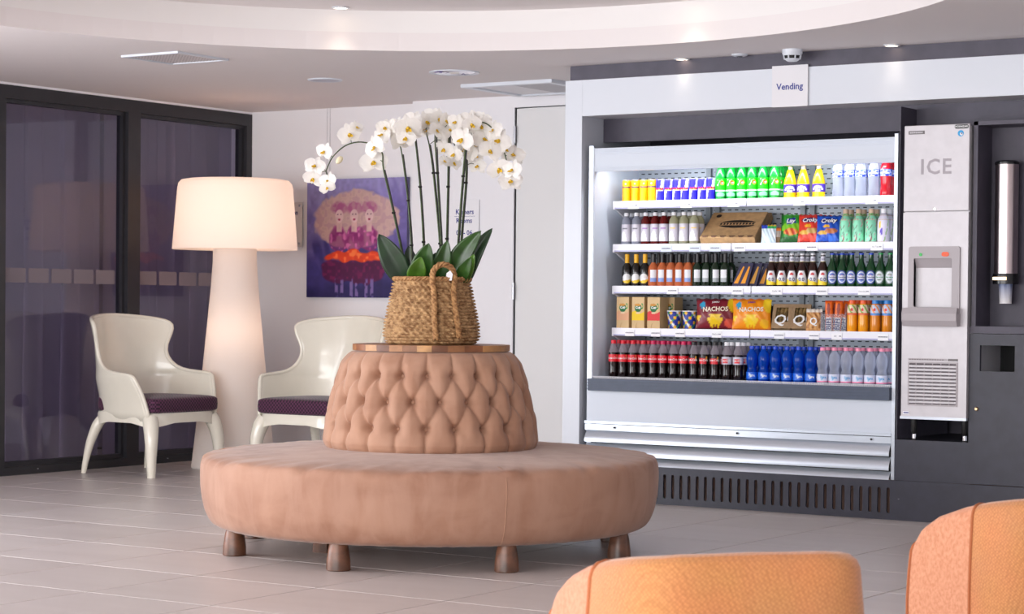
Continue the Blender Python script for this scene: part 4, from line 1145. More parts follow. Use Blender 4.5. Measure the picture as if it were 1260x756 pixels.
bag('nachos_orange', .225, .178, .034, nacho((246, 150, 20), (226, 120, 20), (252, 214, 40), (250, 190, 30)), [('NACHOS', .035, .5, .64, 'ink_cream', .03, 0, .03), ('JUMBO', .014, .5, .88, 'ink_purple', .03, 0, .03)])
bag('pastry', .092, .125, .022, lambda u, v: (236, 226, 214) if v > .84 else ((222, 170, 110) if math.sin(u * 17 + math.sin(v * 9) * 3) > -.2 else (176, 116, 62)) if v > .12 else (226, 170, 110), [('Q', .055, .5, .42, 'ink_white', .02, 0, 0)])
bag('black_pouch', .24, .14, .04, lambda u, v: (22, 20, 24), [], mt='printed')
bag('white_pack', .085, .105, .012, lambda u, v: (40, 70, 190) if v > .82 and u < .42 else ((250, 210, 30) if v > .93 else ((40, 170, 90) if v > .82 else ((214, 232, 244) if math.sin(u * 9 + v * 7) > -.5 else (240, 246, 252)))), [])
bag('grey_pack', .04, .09, .01, lambda u, v: (240, 130, 50) if v > .8 else ((190, 176, 166) if v > .4 else (140, 110, 80)), [])
def put(kind, name, px, si, yoff, label, cat, group=None, rz=.25, lean=0.0):
    zs = SHZ[si] - .003
    y = shelf_y0 + yoff
    X = ony(px, [246, 300, 353, 407][si], y).x
    t = thing(name, label, cat, (X, y, zs + .001 + .022 * math.sin(lean)), rz, group)
    t.rotation_euler = (-lean, 0, rz)
    for pn, me in PROTO[kind]: link(pn, me, t)
    return t
put('chips_green', 'crisp_bag', 973, 1, .05, 'green crisp bag on the second fridge shelf', 'crisps', lean=.25)
put('chips_red', 'crisp_bag', 996, 1, .05, 'red crisp bag on the second fridge shelf', 'crisps', lean=.25)
put('chips_blue', 'crisp_bag', 1019, 1, .05, 'blue crisp bag standing on the second fridge shelf', 'crisps', lean=.25)
put('chips_green', 'crisp_bag', 981, 1, .15, 'green crisp bag behind the first green one', 'crisps', lean=.2)
put('chips_red', 'crisp_bag', 1008, 1, .16, 'red crisp bag behind the first red one', 'crisps', lean=.2)
put('blue_pack', 'blue_snack_pack', 1045, 1, .22, 'dark blue pack behind the iced tea bottles', 'snack', lean=.3)
put('white_pack', 'gum_pack', 945.5, 1, .045, 'small white and blue pack beside the cardboard box', 'snack', lean=.12)
put('grey_pack', 'small_snack_pack', 958, 1, .07, 'narrow grey and orange pack beside the green crisps', 'snack', lean=.1)
put('nachos_maroon', 'nacho_bag', 880.5, 3, .05, 'maroon nacho bag on the fourth fridge shelf', 'crisps', rz=.28, lean=.12)
put('nachos_orange', 'nacho_bag', 924.5, 3, .055, 'orange nacho bag on the fourth fridge shelf', 'crisps', rz=.28, lean=.12)
put('pastry', 'pastry_bag', 1001.5, 3, .04, 'clear bag of pastry with a white Q', 'snack', lean=.1)
put('black_pouch', 'black_pouch', 955, 3, .24, 'black pouch lying behind the orange nacho bag', 'pouch', lean=.1)

# tea and soup boxes
def soup(kind, base):
    w, d, h = .083, .10, .186
    mb = MB().prism([(-w / 2, 0), (-.014, 0)] + [(.014 * math.cos(t_), .014 * math.sin(t_) + .022) for t_ in np.linspace(PI, 0, 9)] + [(.014, 0), (w / 2, 0), (w / 2, h), (-w / 2, h)], -d / 2, -d / 2 + .003, axis='y')
    mb.box(-w / 2, w / 2, -d / 2 + .003, d / 2, 0, h)
    front = MB(); cs = []
    def g(u, v):
        z = .05 + v * (h - .053); x = (u - .5) * w * .99
        c = (222, 190, 140)
        if v < .36 + .05 * math.sin(u * 7): c = base
        if ell(u, v, .5, .55, .28, .19) : c = (24, 110, 54)
        if ell(u, v, .46, .68, .24, .06): c = (214, 150, 60)
        if abs(math.hypot((u - .80) / .9, v - .62) - .10) < .03 and u > .76: c = (60, 150, 70)
        if ell(u, v, .5, .33, .2, .04): c = (236, 206, 170)
        cs.append(rgb(*c)); return (x, -d / 2 - .0006, z)
    front.grid(g, 36, 50); front.c = cs
    tx = MB(); put_text(tx, 'Cup', .02, flat_xz(0, -d / 2 - .0012, .125), bold=.03, rot=.1)
    proto(kind, [('carton', mb.mesh('carton', mat('carton_' + kind, (214, 182, 132), .6))), ('print', front.mesh('print', 'printed_matt')), ('lettering', tx.mesh('lettering', 'ink_white'))])
soup('soup_peach', (226, 170, 130)); soup('soup_yellow', (244, 206, 20)); soup('soup_red', (226, 60, 60))
for px, kd, lb in ((771.3, 'soup_peach', 'instant soup carton with a peach band, against the fridge side'), (790.2, 'soup_yellow', 'instant soup carton with a yellow band'), (809.2, 'soup_red', 'instant soup carton with a red band')):
    put(kd, 'soup_carton', px, 3, .056, lb, 'carton', 'instant soup cartons', rz=0)
put('soup_red', 'soup_carton', 827, 3, .17, 'instant soup carton at the back behind the blue noodle cups', 'carton', rz=0)
# noodle cups
pfc = [(.034, 0), (.042, .1), (.0435, .105), (.0435, .108), (.04, .110)]
proto('noodle', [('cup', sleeve(0, 0, .104, lambda a, v: (250, 190, 30) if math.sin(a * 5) * math.sin(v * 12) > .5 else ((240, 240, 240) if math.sin(a * 3 + v * 6) > .8 else ((60, 160, 70) if math.sin(a * 4 - v * 9) > .86 else (20, 44, 150))), 44, 24, rfun=prof_r(pfc)).mesh('cup', 'printed', smooth=True)),
                 ('lid', MB().lathe([(.042, .103), (.0445, .104), (.0445, .109), (0, .1095)], 32).lathe([(0, .001), (.034, .001)], 32).mesh('lid', 'tag_white', smooth=40))])
for px in (830, 848.5): put('noodle', 'noodle_cup', px, 3, .05, 'blue instant noodle cup with white lid', 'cup', 'blue noodle cups')
# cheese wedge packs
for k, (px, c1, c2) in enumerate(((911, (246, 160, 20), (246, 160, 20)), (922, (240, 150, 20), (236, 170, 60)), (934, (222, 210, 196), (240, 160, 30)))):
    mb = MB().prism([(-.050, 0), (.042, 0), (.072, .132), (.0, .135)], -.009, .009, axis='y', mi=0)
    mb.prism([(-.036, .016), (-.012, .016), (.022, .112), (.014, .114)], -.011, -.009, axis='y', mi=1)
    mb.prism([(.004, .016), (.030, .016), (.054, .112), (.046, .114)], -.011, -.009, axis='y', mi=2)
    me = mb.mesh('pack', [mat('pack_navy_%d' % k, (36, 32, 74), .4), mat('cheese_a%d' % k, c1, .4), mat('cheese_b%d' % k, c2, .4)])
    proto('cheese%d' % k, [('pack', me)])
    put('cheese%d' % k, 'cheese_snack_pack', px, 2, .035 + .036 * k, ['dark blue snack pack with orange wedges beside the green wine bottles', 'dark blue snack pack with orange wedges in the middle', 'dark blue snack pack with a cream and an orange wedge beside the beer'][k], 'snack', 'wedge-shaped snack packs', rz=.2, lean=.15)
# sandwich trays with clear window
for k, px in enumerate((961, 984)):
    w, h = .11, .155
    mb = MB().prism([(-w / 2, 0), (w / 2, 0), (w / 2, h), (-w / 2, h)], -.012, -.008, axis='y', holes=[[(-w * .34, .04), (w * .34, .04), (w * .3, h * .86), (-w * .3, h * .86)]])
    mb.box(-w / 2, w / 2, .03, .034, 0, h); mb.box(-w / 2, -w / 2 + .003, -.012, .03, 0, h); mb.box(w / 2 - .003, w / 2, -.012, .03, 0, h)
    br = MB()
    for q in range(3):
        br.tube(smooth_path([(-w * .3 + q * w * .2, .008, .03), (-w * .25 + q * w * .2, .004, .08), (-w * .2 + q * w * .2, .008, h * .9)], 4), .013, 8)
    tx = MB(); put_text(tx, 'Q', .085, flat_xz(-.008, -.0135, .052), bold=.015, shear=.2); put_text(tx, 'i', .04, flat_xz(.034, -.0135, .06), bold=.01)
    proto('sandwich%d' % k, [('tray', mb.mesh('tray', mat('kraft%d' % k, (176, 146, 112), .7, noise=.1, nscale=40))), ('bread', br.mesh('bread', mat('bread%d' % k, (150, 120, 70), .7, noise=.4, nscale=60), smooth=True)), ('lettering', tx.mesh('lettering', 'ink_white'))])
    put('sandwich%d' % k, 'sandwich_pack', px, 3, .05 + .01 * k, ['brown sandwich pack with a white Q leaning beside the orange nacho bag', 'brown sandwich pack with a white Q leaning beside the pastry bag'][k], 'sandwich', 'brown sandwich packs', rz=.3, lean=.5)
# snack sticks in a clear box
tx_m = 'ink_navy'
for k, (px, yo, rot) in enumerate(((1020, .04, -.03), (1030, .04, .05), (1037, .075, .12), (1026, .08, .02))):
    w, h = .042, .172
    st = MB(); cs = []
    for sgn in (-1, 1):
        def g(u, v, sgn=sgn):
            c = (242, 110, 24)
            if ell(u, v, .5, .72, .22, .2): c = (150, 50, 30)
            if v < .46: c = (244, 236, 228) if .12 < u < .88 else (242, 110, 24)
            if v > .96: c = (206, 70, 20)
            cs.append(rgb(*c)); return ((u - .5) * w, sgn * .011 * math.sin(PI * u) ** .5 * min(1, 12 * min(v, 1 - v)), v * h)
        st.grid(g, 14, 30)
    st.c = cs
    t2 = MB(); put_text(t2, 'BIFI', .042, lambda x, z: (x, -.0125, .04 + z), bold=.03, rot=PI / 2)
    proto('stick%d' % k, [('wrapper', st.mesh('wrapper', 'printed', smooth=True)), ('lettering', t2.mesh('lettering', 'ink_navy'))])
    o = put('stick%d' % k, 'snack_stick', px, 3, yo, 'orange snack sausage stick in the clear box', 'snack', 'orange snack sticks', rz=.25, lean=.1)
    o.rotation_euler = (-.1, rot, .25)
X = ony(1027, 407, shelf_y0 + .06).x
t = thing('acrylic_box', 'clear acrylic box holding the orange snack sticks', 'box', (X, shelf_y0 + .06, SHZ[3] - .003), .25)
mb = MB()
for (x0, x1, y0, y1, z0, z1) in ((-.07, .07, -.05, -.048, 0, .10), (-.07, .07, .06, .062, 0, .12), (-.07, -.068, -.048, .06, 0, .11), (.068, .07, -.048, .06, 0, .11), (-.068, .068, -.048, .06, 0, .002)): mb.box(x0, x1, y0, y1, z0, z1)
mb.build('walls', see_through('acrylic', (248, 249, 252), .05, (230, 234, 244), .05), t)
# cardboard pizza boxes
mat('flap_dark', (120, 88, 68), .8)
cm = mat('cardboard', (206, 166, 118), .75, noise=.1, nscale=30)
for k in range(2):
    X = ony(898, 300, shelf_y0 + .075 + .035 * k).x
    t = thing('cardboard_box', ['flat brown cardboard box with black logo leaning on the second fridge shelf', 'flat brown cardboard box behind the one with the black logo'][k], 'box', (X, shelf_y0 + .055 + .085 * k, SHZ[1] - .001))
    t.rotation_euler = (-.95, 0, .10)
    w, h = .335, .265
    b = MB().box(-w / 2, w / 2, -.045, 0, 0, h, b=.003); b.build('carton', cm, t)
    pm_ = MB(); n = 24
    pm_.add([(.02 + .12 * math.cos(a), -.0458, .14 + .04 * math.sin(a)) for a in np.linspace(0, 2 * PI, n, endpoint=False)], [tuple(range(n))], 0)
    pm_.add([(-.06 + .016 * math.cos(a) - .06, -.0458, .225 + .016 * math.sin(a)) for a in np.linspace(0, 2 * PI, n, endpoint=False)], [tuple(range(n))], 0)
    pm_.box(-.105, .145, -.0463, -.0460, .126, .154, 1)
    for q in range(11): pm_.box(-.085 + q * .0195, -.072 + q * .0195, -.0468, -.0464, .131, .149, 0)
    if k == 0:
        pm_.build('print', ['ink_black', 'cardboard'], t)
    for q in range(6):
        x = -w / 2 + .02 + q * .055
        MB().prism([(x, .004), (x + .02, .004), (x + .03, .020), (x - .01, .020)], -.047, -.045, axis='y').build('fold_notch', 'flap_dark', t)

# ---------------------------------------------------------------- floor lamp
LX, LY = -9.545, 11.09
lp = thing('floor_lamp', 'huge white floor lamp with a glowing drum shade and flared trunk', 'lamp', (LX, LY, 0))
sp = [(.425, 1.487), (.424, 1.50), (.392, 1.90), (.385, 1.935), (.365, 1.957), (.33, 1.963), (0, 1.966)]
def sq_lathe(prof, seg, n=2.0):
    mb = MB(); mb.lathe(prof, seg); return mb
sq_lathe(sp, 56).build('shade', 'lamp_shell', lp, smooth=50)
sq_lathe([(.424, 1.488), (.15, 1.492)], 56).build('shade_diffuser', 'lamp_shell', lp, smooth=True)
tp = [(.148, 1.492), (.150, 1.40), (.160, 1.25), (.178, 1.05), (.202, .80), (.232, .50), (.262, .22), (.283, .04), (.287, .012), (.285, 0)]
sq_lathe(tp, 48).build('trunk', 'lamp_shell', lp, smooth=True)
MB().lathe([(0, .006), (.284, .006)], 48).build('base_plate', 'lamp_white', lp)
MB().lathe([(0, 1.488), (.147, 1.488), (.147, 1.496), (0, 1.496)], 40).build('light_block_disc', 'lamp_white', lp)  # hidden disc added to keep the shade bulb's light out of the trunk
for z, e, r_ in ((1.72, 6.0, .07), (.92, 1.6, .06)):
    d = bpy.data.lights.new('lamp_bulb', 'POINT'); d.energy = e; d.color = (1.0, .72, .55); d.shadow_soft_size = r_
    o = bpy.data.objects.new('lamp_bulb', d); COL.objects.link(o); o.parent = lp; o.location = (0, 0, z)

# ---------------------------------------------------------------- wing chairs
def build_chair_meshes():
    hw = lambda z: interp(z, [.36, .5, .64, .70, .78, .88, 1.04], [.315, .335, .378, .385, .405, .445, .47])
    yb = lambda z: interp(z, [.36, .7, 1.04], [.27, .31, .38])
    yfz = lambda z: interp(z, [.36, .66, .85, 1.04], [-.275, -.275, -.17, -.12])
    Nz = lambda z: interp(z, [.36, .62, .86, 1.04], [3.4, 3.2, 2.05, 2.0])
    cache = {}
    def half(z):
        k_ = round(z, 4)
        if k_ in cache: return cache[k_]
        pts = []; yf = yfz(z); N = Nz(z)
        for k in range(61):
            t_ = (PI / 2) * k / 60
            pts.append((hw(z) * max(0, math.cos(t_)) ** (2 / N), yf + (yb(z) - yf) * max(0, math.sin(t_)) ** (2 / N)))
        L = [0]
        for k in range(60): L.append(L[-1] + math.hypot(pts[k + 1][0] - pts[k][0], pts[k + 1][1] - pts[k][1]))
        L = [l / L[-1] for l in L]
        f = (L, [p[0] for p in pts], [p[1] for p in pts]); cache[k_] = f
        return f
    def P(s, z):
        L, xs, ys = half(z)
        return float(np.interp(s, L, xs)), float(np.interp(s, L, ys))
    # lower band up to arm height, upper band above: front limit of the shell at each height
    zs = [.36, .42, .48, .54, .59, .62, .638, .648, .654, .658, .663, .672, .69, .72, .76, .80, .84, .88, .92, .95, .97, .985, .997, 1.007, 1.016, 1.024, 1.030, 1.034]
    lim = [.00, .015, .03, .05, .075, .09, .10, .115, .16, .25, .34, .40, .45, .49, .51, .51, .495, .465, .435, .42, .42, .435, .47, .53, .60, .70, .81, .93]
    ncl = 26
    mb = MB()
    vs = []
    for z, s0 in zip(zs, lim):
        half_row = []
        for k in range(ncl + 1):
            s = s0 + (1 - s0) * k / ncl
            x, y = P(s, z); half_row.append((x, y, z))
        row_ = half_row + [(-x, y, z) for x, y, z in half_row[-2::-1]]
        vs += row_
    w = 2 * ncl + 1
    fs = [(j * w + i, j * w + i + 1, (j + 1) * w + i + 1, (j + 1) * w + i) for j in range(len(zs) - 1) for i in range(w - 1)]
    mb.add(vs, fs)
    shell = mb.mesh('shell', 'chair_cream', smooth=True)
    edge = [vs[j * w] for j in range(len(zs))] + [vs[(len(zs) - 1) * w + i] for i in range(1, w - 1)] + [vs[j * w + w - 1] for j in range(len(zs) - 1, -1, -1)]
    sm = []
    for k in range(len(edge)):      # light smoothing of the rim line
        a, b, c = Vector(edge[max(k - 1, 0)]), Vector(edge[k]), Vector(edge[min(k + 1, len(edge) - 1)])
        sm.append(a * .25 + b * .5 + c * .25)
    rim = MB().tube(sm, .014, 8).mesh('rim', 'chair_cream', smooth=True)
    # seat frame with a scalloped apron
    fm = MB()
    def outline(off, z):
        out = []
        for k in range(64):
            t_ = 2 * PI * k / 64
            c, s = math.cos(t_), math.sin(t_)
            x = (abs(c) ** .45) * math.copysign(1, c); y = (abs(s) ** .45) * math.copysign(1, s)
            hwid = .345 - .05 * (y + 1) / 2
            yy = -.02 + y * .30
            mid = 1 - abs(x) if abs(y) > .9 else 1 - abs(y)
            zz_ = z - off * (1 - .45 * max(0, min(1, mid * 1.6)))
            out.append((x * hwid, yy, zz_))
        return out
    o1 = outline(0, .41); o2 = outline(.0, .396); o3 = outline(.085, .392)
    o3 = [(x, y, min(z, .36)) for x, y, z in o3]
    vs = [(x * .98, y * .98, z) for x, y, z in o1] + o2 + o3 + [(x * .9, y * .9, z + .01) for x, y, z in o3]
    fs = [tuple(range(63, -1, -1))]
    for j in range(3):
        for i in range(64):
            i2 = (i + 1) % 64; fs.append((j * 64 + i, j * 64 + i2, (j + 1) * 64 + i2, (j + 1) * 64 + i))
    fm.add(vs, fs)
    frame = fm.mesh('seat_frame', 'chair_cream', smooth=50)
    legs = []
    for sx, fy in ((-1, -1), (1, -1), (-1, 1), (1, 1)):
        if fy < 0: path = [(sx * .285, -.255, .372), (sx * .303, -.278, .325), (sx * .318, -.296, .24), (sx * .324, -.302, .12), (sx * .320, -.30, 0)]; rr = [.052, .051, .044, .034, .026]
        else: path = [(sx * .240, .205, .365), (sx * .262, .236, .31), (sx * .282, .275, .2), (sx * .292, .305, .08), (sx * .298, .318, 0)]; rr = [.034, .036, .029, .021, .017]
        pp = smooth_path(path, 5)
        r2 = [float(np.interp(k / (len(pp) - 1), np.linspace(0, 1, 5), rr)) for k in range(len(pp))]
        legs.append(MB().tube(pp, r2, 10).mesh('leg', 'chair_cream', smooth=50))
    # cushion
    cu = MB()
    def cg(u, v):
        th = 2 * PI * u; ph = (v - .5) * PI
        ex = .20; ez = .32
        f = lambda c, e: math.copysign(abs(c) ** e, c)
        x = f(math.cos(th), ex) * f(math.cos(ph), ez); y = f(math.sin(th), ex) * f(math.cos(ph), ez); z = f(math.sin(ph), ez)
        return (x * (.322 - .035 * (y + 1) / 2), -.045 + y * .285, .458 + z * .055 + .008 * (1 - x * x) * (1 - y * y) * (z > 0))
    cu.grid(cg, 48, 16, wrap=True)
    cush = cu.mesh('cushion', 'check_fabric', smooth=True)
    return shell, rim, frame, legs, cush
CH = build_chair_meshes()
def wing_chair(loc, rz, label):
    t = thing('wing_chair', label, 'chair', loc, rz, 'cream wing chairs')
    o = link('shell', CH[0], t)
    sd = o.modifiers.new('thick', 'SOLIDIFY'); sd.thickness = .022; sd.offset = 0
    link('rim', CH[1], t); link('seat_frame', CH[2], t)
    for l in CH[3]: link('leg', l, t)
    o = link('cushion', CH[4], t); o['label'] = 'dark purple checked seat cushion'
    return t
wing_chair((-9.66, 10.40, 0), math.radians(90), 'cream plastic wing chair with checked cushion in front of the window')
wing_chair((-8.63, 10.92, 0), 0, 'cream plastic wing chair with checked cushion under the painting')

# ---------------------------------------------------------------- painting, wall signs
px0, px1 = ony(382, 224, YB).x, ony(505, 215, YB).x
pz0, pz1 = ony(382, 366, YB).z, ony(382, 222, YB).z
pw_, ph_ = px1 - px0, pz1 - pz0
pt = thing('painting', 'square canvas painting of three figures in red and purple on violet', 'painting', ((px0 + px1) / 2, YB - .035, pz0))
MB().box(-pw_ / 2, pw_ / 2, 0, .03, 0, ph_).build('canvas_block', mat('canvas_side', (96, 90, 130), .7), pt)
rs = np.random.RandomState(5)
def vnoise(u, v, f, seed):
    r0 = np.random.RandomState(seed); G = r0.rand(40, 40)
    x = u * f; y = v * f; xi = np.floor(x).astype(int) % 39; yi = np.floor(y).astype(int) % 39
    fx_ = x - np.floor(x); fy_ = y - np.floor(y)
    fx_ = fx_ * fx_ * (3 - 2 * fx_); fy_ = fy_ * fy_ * (3 - 2 * fy_)
    return G[yi, xi] * (1 - fx_) * (1 - fy_) + G[yi, xi + 1] * fx_ * (1 - fy_) + G[yi + 1, xi] * (1 - fx_) * fy_ + G[yi + 1, xi + 1] * fx_ * fy_
NU = 170
uu, vv = np.meshgrid(np.linspace(0, 1, NU), np.linspace(0, 1, NU))
n1 = vnoise(uu, vv, 6, 1); n2 = vnoise(uu, vv, 18, 2); n3 = vnoise(uu, vv, 36, 3); n4 = vnoise(uu + .3 * vv, vv * .3, 24, 4)
nn = .4 * n1 + .35 * n2 + .25 * n3
def mixc(a, b, t): return a * (1 - t[..., None]) + np.array(b, float) * t[..., None]
def ss(x, a, b): t = np.clip((x - a) / (b - a), 0, 1); return t * t * (3 - 2 * t)
img = np.zeros((NU, NU, 3)) + np.array([112., 100, 168])
img = mixc(img, (150, 142, 198), ss(vv + .25 * n4 - .2 * (uu - .5), .75, 1.1))
img = mixc(img, (62, 54, 124), 1 - ss(vv + .3 * (n4 - .5), .25, .6))
img = mixc(img, (40, 34, 92), 1 - ss(vv + .2 * (n1 - .5), .02, .22))
hair = ((uu - .49) / .43) ** 2 + ((vv - .66) / .25) ** 2 + .7 * (nn - .5)
hair = np.minimum(hair, ((uu - .49) / .30) ** 2 + ((vv - .72) / .20) ** 2 + .7 * (nn - .5))
img = mixc(img, (206, 172, 168), 1 - ss(hair, .80, 1.0))
img = mixc(img, (176, 140, 150), (1 - ss(hair, .80, 1.0)) * ss(n3, .5, .8) * .7)
for cx in (.33, .48, .63):
    top = ((uu - cx) / .085) ** 2 + ((vv - .755) / .055) ** 2 + .8 * (n3 - .5)
    img = mixc(img, (164, 84, 134), (1 - ss(top, .5, 1.3)) * (.45 + .5 * ss(n3, .3, .7)))
    body = ((uu - cx) / .10) ** 2 + ((vv - .49) / .12) ** 2 + .9 * (n2 - .5)
    img = mixc(img, (142, 40, 116), (1 - ss(body, .7, 1.05)) * (.55 + .45 * ss(n2 + .3 * n3, .3, .8)))
    img = mixc(img, (206, 110, 170), (1 - ss(body, .6, 1.0)) * ss(n3, .55, .8))
    neck = np.maximum(np.abs(uu - cx) / .028, np.abs(vv - .60) / .05)
    img = mixc(img, (214, 176, 176), 1 - ss(neck, .8, 1.1))
    face = ((uu - cx) / .042) ** 2 + ((vv - .685) / .058) ** 2
    img = mixc(img, (222, 190, 192), 1 - ss(face, .8, 1.1))
    lips = ((uu - cx) / .013) ** 2 + ((vv - .658) / .010) ** 2
    img = mixc(img, (160, 40, 90), 1 - ss(lips, .7, 1.2))
    for ex in (-.016, .016):
        eye = ((uu - cx - ex) / .008) ** 2 + ((vv - .70) / .006) ** 2
        img = mixc(img, (130, 90, 110), 1 - ss(eye, .7, 1.2))
    sk = ((uu - cx) / .17) ** 2 + ((vv - .23) / .115) ** 2 + .9 * (n2 - .5)
    img = mixc(img, (82, 14, 70), 1 - ss(sk, .6, 1.05))
    img = mixc(img, (130, 24, 84), (1 - ss(sk, .65, 1.0)) * ss(n3, .5, .9) * .6)
    for lx in (-.025, .03):
        leg = np.maximum(np.abs(uu - cx - lx) / .016, np.abs(vv - .07) / .09)
        img = mixc(img, (120, 100, 160), (1 - ss(leg, .8, 1.1)) * ss(n3 + .2 * n2, .35, .6))
belt = ((uu - .48) / .31) ** 2 + ((vv - .345 - .01 * np.sin(uu * 30)) / .055) ** 2 + .9 * (n2 - .5)
img = mixc(img, (232, 66, 30), 1 - ss(belt, .65, 1.05))
img = mixc(img, (250, 120, 60), (1 - ss(belt, .5, .9)) * ss(n3, .6, .85))
img = np.clip(img * (0.94 + .12 * n3[..., None]), 0, 255) / 255
lin_img = np.where(img <= .04045, img / 12.92, ((img + .055) / 1.055) ** 2.4)
cm_ = MB()
cm_.grid(lambda u, v: ((u - .5) * pw_, -.0012 - .0012 * 0, v * ph_), NU - 1, NU - 1)
cm_.c = np.concatenate([lin_img.reshape(-1, 3), np.ones((NU * NU, 1))], 1)
cm_.build('painted_picture', 'canvas_paint', pt)
for wx in (-.29, -.265): MB().tube([(wx, .03, ph_ - .02), (wx, .03, ZC - pz0)], .0012, 5).build('hanging_wire', 'wire', pt)

# half-hidden sign behind the lamp
p1 = ony(372, 304, YB - .02); p0 = ony(372, 249, YB - .02)
sg = thing('wall_sign', 'pale acrylic wall sign with bolts, half hidden behind the floor lamp', 'sign', (p1.x - .16, YB - .02, p1.z))
sh_ = p0.z - p1.z
MB().box(-.16, .16, -.004, .002, 0, sh_, b=.001).build('plate', mat('acrylic_sign', (226, 220, 218), .15), sg)
for x in (-.14, .136):
    for z in (.025, sh_ - .025): MB().lathe([(0, -.01), (.009, -.009), (.01, 0), (.01, .022)], 14).build('bolt', 'steel', sg, loc=(x, 0, z)).rotation_euler = (math.radians(-90), 0, 0)
mb = MB(); put_text(mb, 'en', .045, flat_xz(.100, -.0048, sh_ - .075), bold=.03); mb.build('lettering', 'ink_navy', sg)
# room sign by the door
c = ony(572, 271.5, YD - .01)
sg = thing('room_sign', 'clear wall sign reading Kamers Rooms 01 - 06 behind the orchids', 'sign', (c.x, YD - .01, c.z - .16))
MB().box(-.085, .115, -.002, .004, -.02, .30, b=.001).build('plate', 'wall_white', sg)
for tx_, sz_, ox_, oz_ in (('Kamers', .048, 0, .217), ('Rooms', .046, -.005, .158), ('01 - 06', .046, -.003, .076)):
    mb = MB(); put_text(mb, tx_, sz_, flat_xz(ox_, -.0028, oz_), bold=.02); mb.build('lettering', 'ink_blue', sg)
MB().box(-.085, .085, -.0028, -.0022, .187, .189).build('divider_line', 'ink_blue', sg)

# ---------------------------------------------------------------- round sofa
OC = (-5.685, 7.985)
so = thing('round_sofa', 'round brown velvet banquette with a tufted centre back and wooden top', 'sofa', (OC[0], OC[1], 0))
def seat_prof():
    pr_ = [(.0, .112), (.80, .108), (.93, .110), (.975, .118), (1.005, .140), (1.03, .19), (1.045, .26), (1.05, .32), (1.050, .375), (1.044, .408), (1.022, .430), (.96, .442), (.85, .452), (.70, .461), (.50, .468), (.2, .47), (0, .47)]
    pts = smooth_path([(r, 0, z) for r, z in pr_], 4)
    return [(p.x, p.z) for p in pts]
sprof = seat_prof()
SEG = 200
sb_ = MB()
rs = random.Random(5)
def wr(a, r, z):
    """soft creases of the covering near the rim and the lower hem"""
    top = max(0, 1 - abs(z - .428) / .03); low = max(0, 1 - abs(z - .125) / .04)
    c = .006 * math.sin(a * 23 + 3 * math.sin(a * 5) + r * 14) * math.sin(a * 7 + 1) + .003 * math.sin(a * 61 + r * 30)
    return c * top * 1.3 + low * .003 * math.sin(a * 75 + 2 * math.sin(a * 9))
vs = []
for r, z in sprof:
    for k in range(SEG):
        a = 2 * PI * k / SEG
        d = wr(a, r, z) if r > .6 else 0
        vs.append(((r + d) * math.sin(a), -(r + d) * math.cos(a), z + d * .6))
fs = [(i * SEG + k, i * SEG + (k + 1) % SEG, (i + 1) * SEG + (k + 1) % SEG, (i + 1) * SEG + k) for i in range(len(sprof) - 1) for k in range(SEG)]
seat = sb_.add(vs, fs).build('seat', 'velvet', so, smooth=True)
# seams down the side and the rim
for a in (math.radians(53), math.radians(173), math.radians(293)):
    pts = [(r * 1.0005 * math.sin(a), -r * 1.0005 * math.cos(a), z) for r, z in sprof if r > .93 and z > .115]
    MB().tube(pts, .0022, 5).build('seam', 'velvet_tuft', seat)
# tufted back
NB = 22
RZ = ([.455, .50, .60, .70, .78, .85, .895, .908, .912], [.470, .486, .478, .456, .434, .408, .384, .37, .345])
def Rz(z): return float(np.interp(z, RZ[0], RZ[1]))
rows_z = [.572, .690, .805]
ph0 = math.radians(33.3)
ph0 = 0.0
def btn(i): return [2 * PI * (k + (.5 if i % 2 else 0)) / NB for k in range(NB)]
NT, NZ = NB * 26, 96
th = np.linspace(0, 2 * PI, NT, endpoint=False); zz_ = np.linspace(.455, .912, NZ)
T, Z = np.meshgrid(th, zz_)
Rb = np.interp(Z, RZ[0], RZ[1])
Rm = .45
step = 2 * PI / NB
def dseg(px, pz, ax, az, bx, bz):
    dx = (px - ax); dx = (dx + step * 50.5 * 0 + PI) % (2 * PI) - PI
    ex = (bx - ax); ez = bz - az
    L2 = (ex * Rm) ** 2 + ez ** 2
    t = np.clip((dx * Rm * ex * Rm + (pz - az) * ez) / L2, 0, 1)
    return np.hypot((dx - t * ex) * Rm, pz - az - t * ez)
# periodic: fold angle to one cell
def cellmod(t, c): return (t - c + step / 2) % step - step / 2
db = np.full(T.shape, 9.0); df = np.full(T.shape, 9.0)
for i, zr in enumerate(rows_z):
    off = step / 2 if i % 2 else 0
    d = np.hypot(cellmod(T, off) * Rm, Z - zr); db = np.minimum(db, d)
    nxt = rows_z[i + 1] if i + 1 < len(rows_z) else None
    for sgn in (-1, 1):
        if nxt is not None:
            for sh in (-step, 0, step):
                dx = cellmod(T, off) + sh; ex = sgn * step / 2; ez = nxt - zr
                t = np.clip((dx * Rm * ex * Rm + (Z - zr) * ez) / ((ex * Rm) ** 2 + ez ** 2), 0, 1)
                df = np.minimum(df, np.hypot((dx - t * ex) * Rm, Z - zr - t * ez))
for zr, off, z1 in ((rows_z[0], 0, .45), (rows_z[2], 0, .92)):
    lo, hi = min(zr, z1), max(zr, z1)
    dz = np.where(Z < lo, lo - Z, np.where(Z > hi, Z - hi, 0))
    df = np.minimum(df, np.hypot(cellmod(T, off) * Rm, dz) * 1.5)
puff = .017 * (1 - np.exp(-(df / .016) ** 1.1)) + .006 * np.clip(db / .06, 0, 1) - .034 * np.exp(-(db / .017) ** 2) - .010 * np.exp(-(db / .04) ** 2)
puff += .0025 * np.sin(np.arctan2(Z, T) * 9 + T * 60) * np.exp(-(db / .05) ** 2)
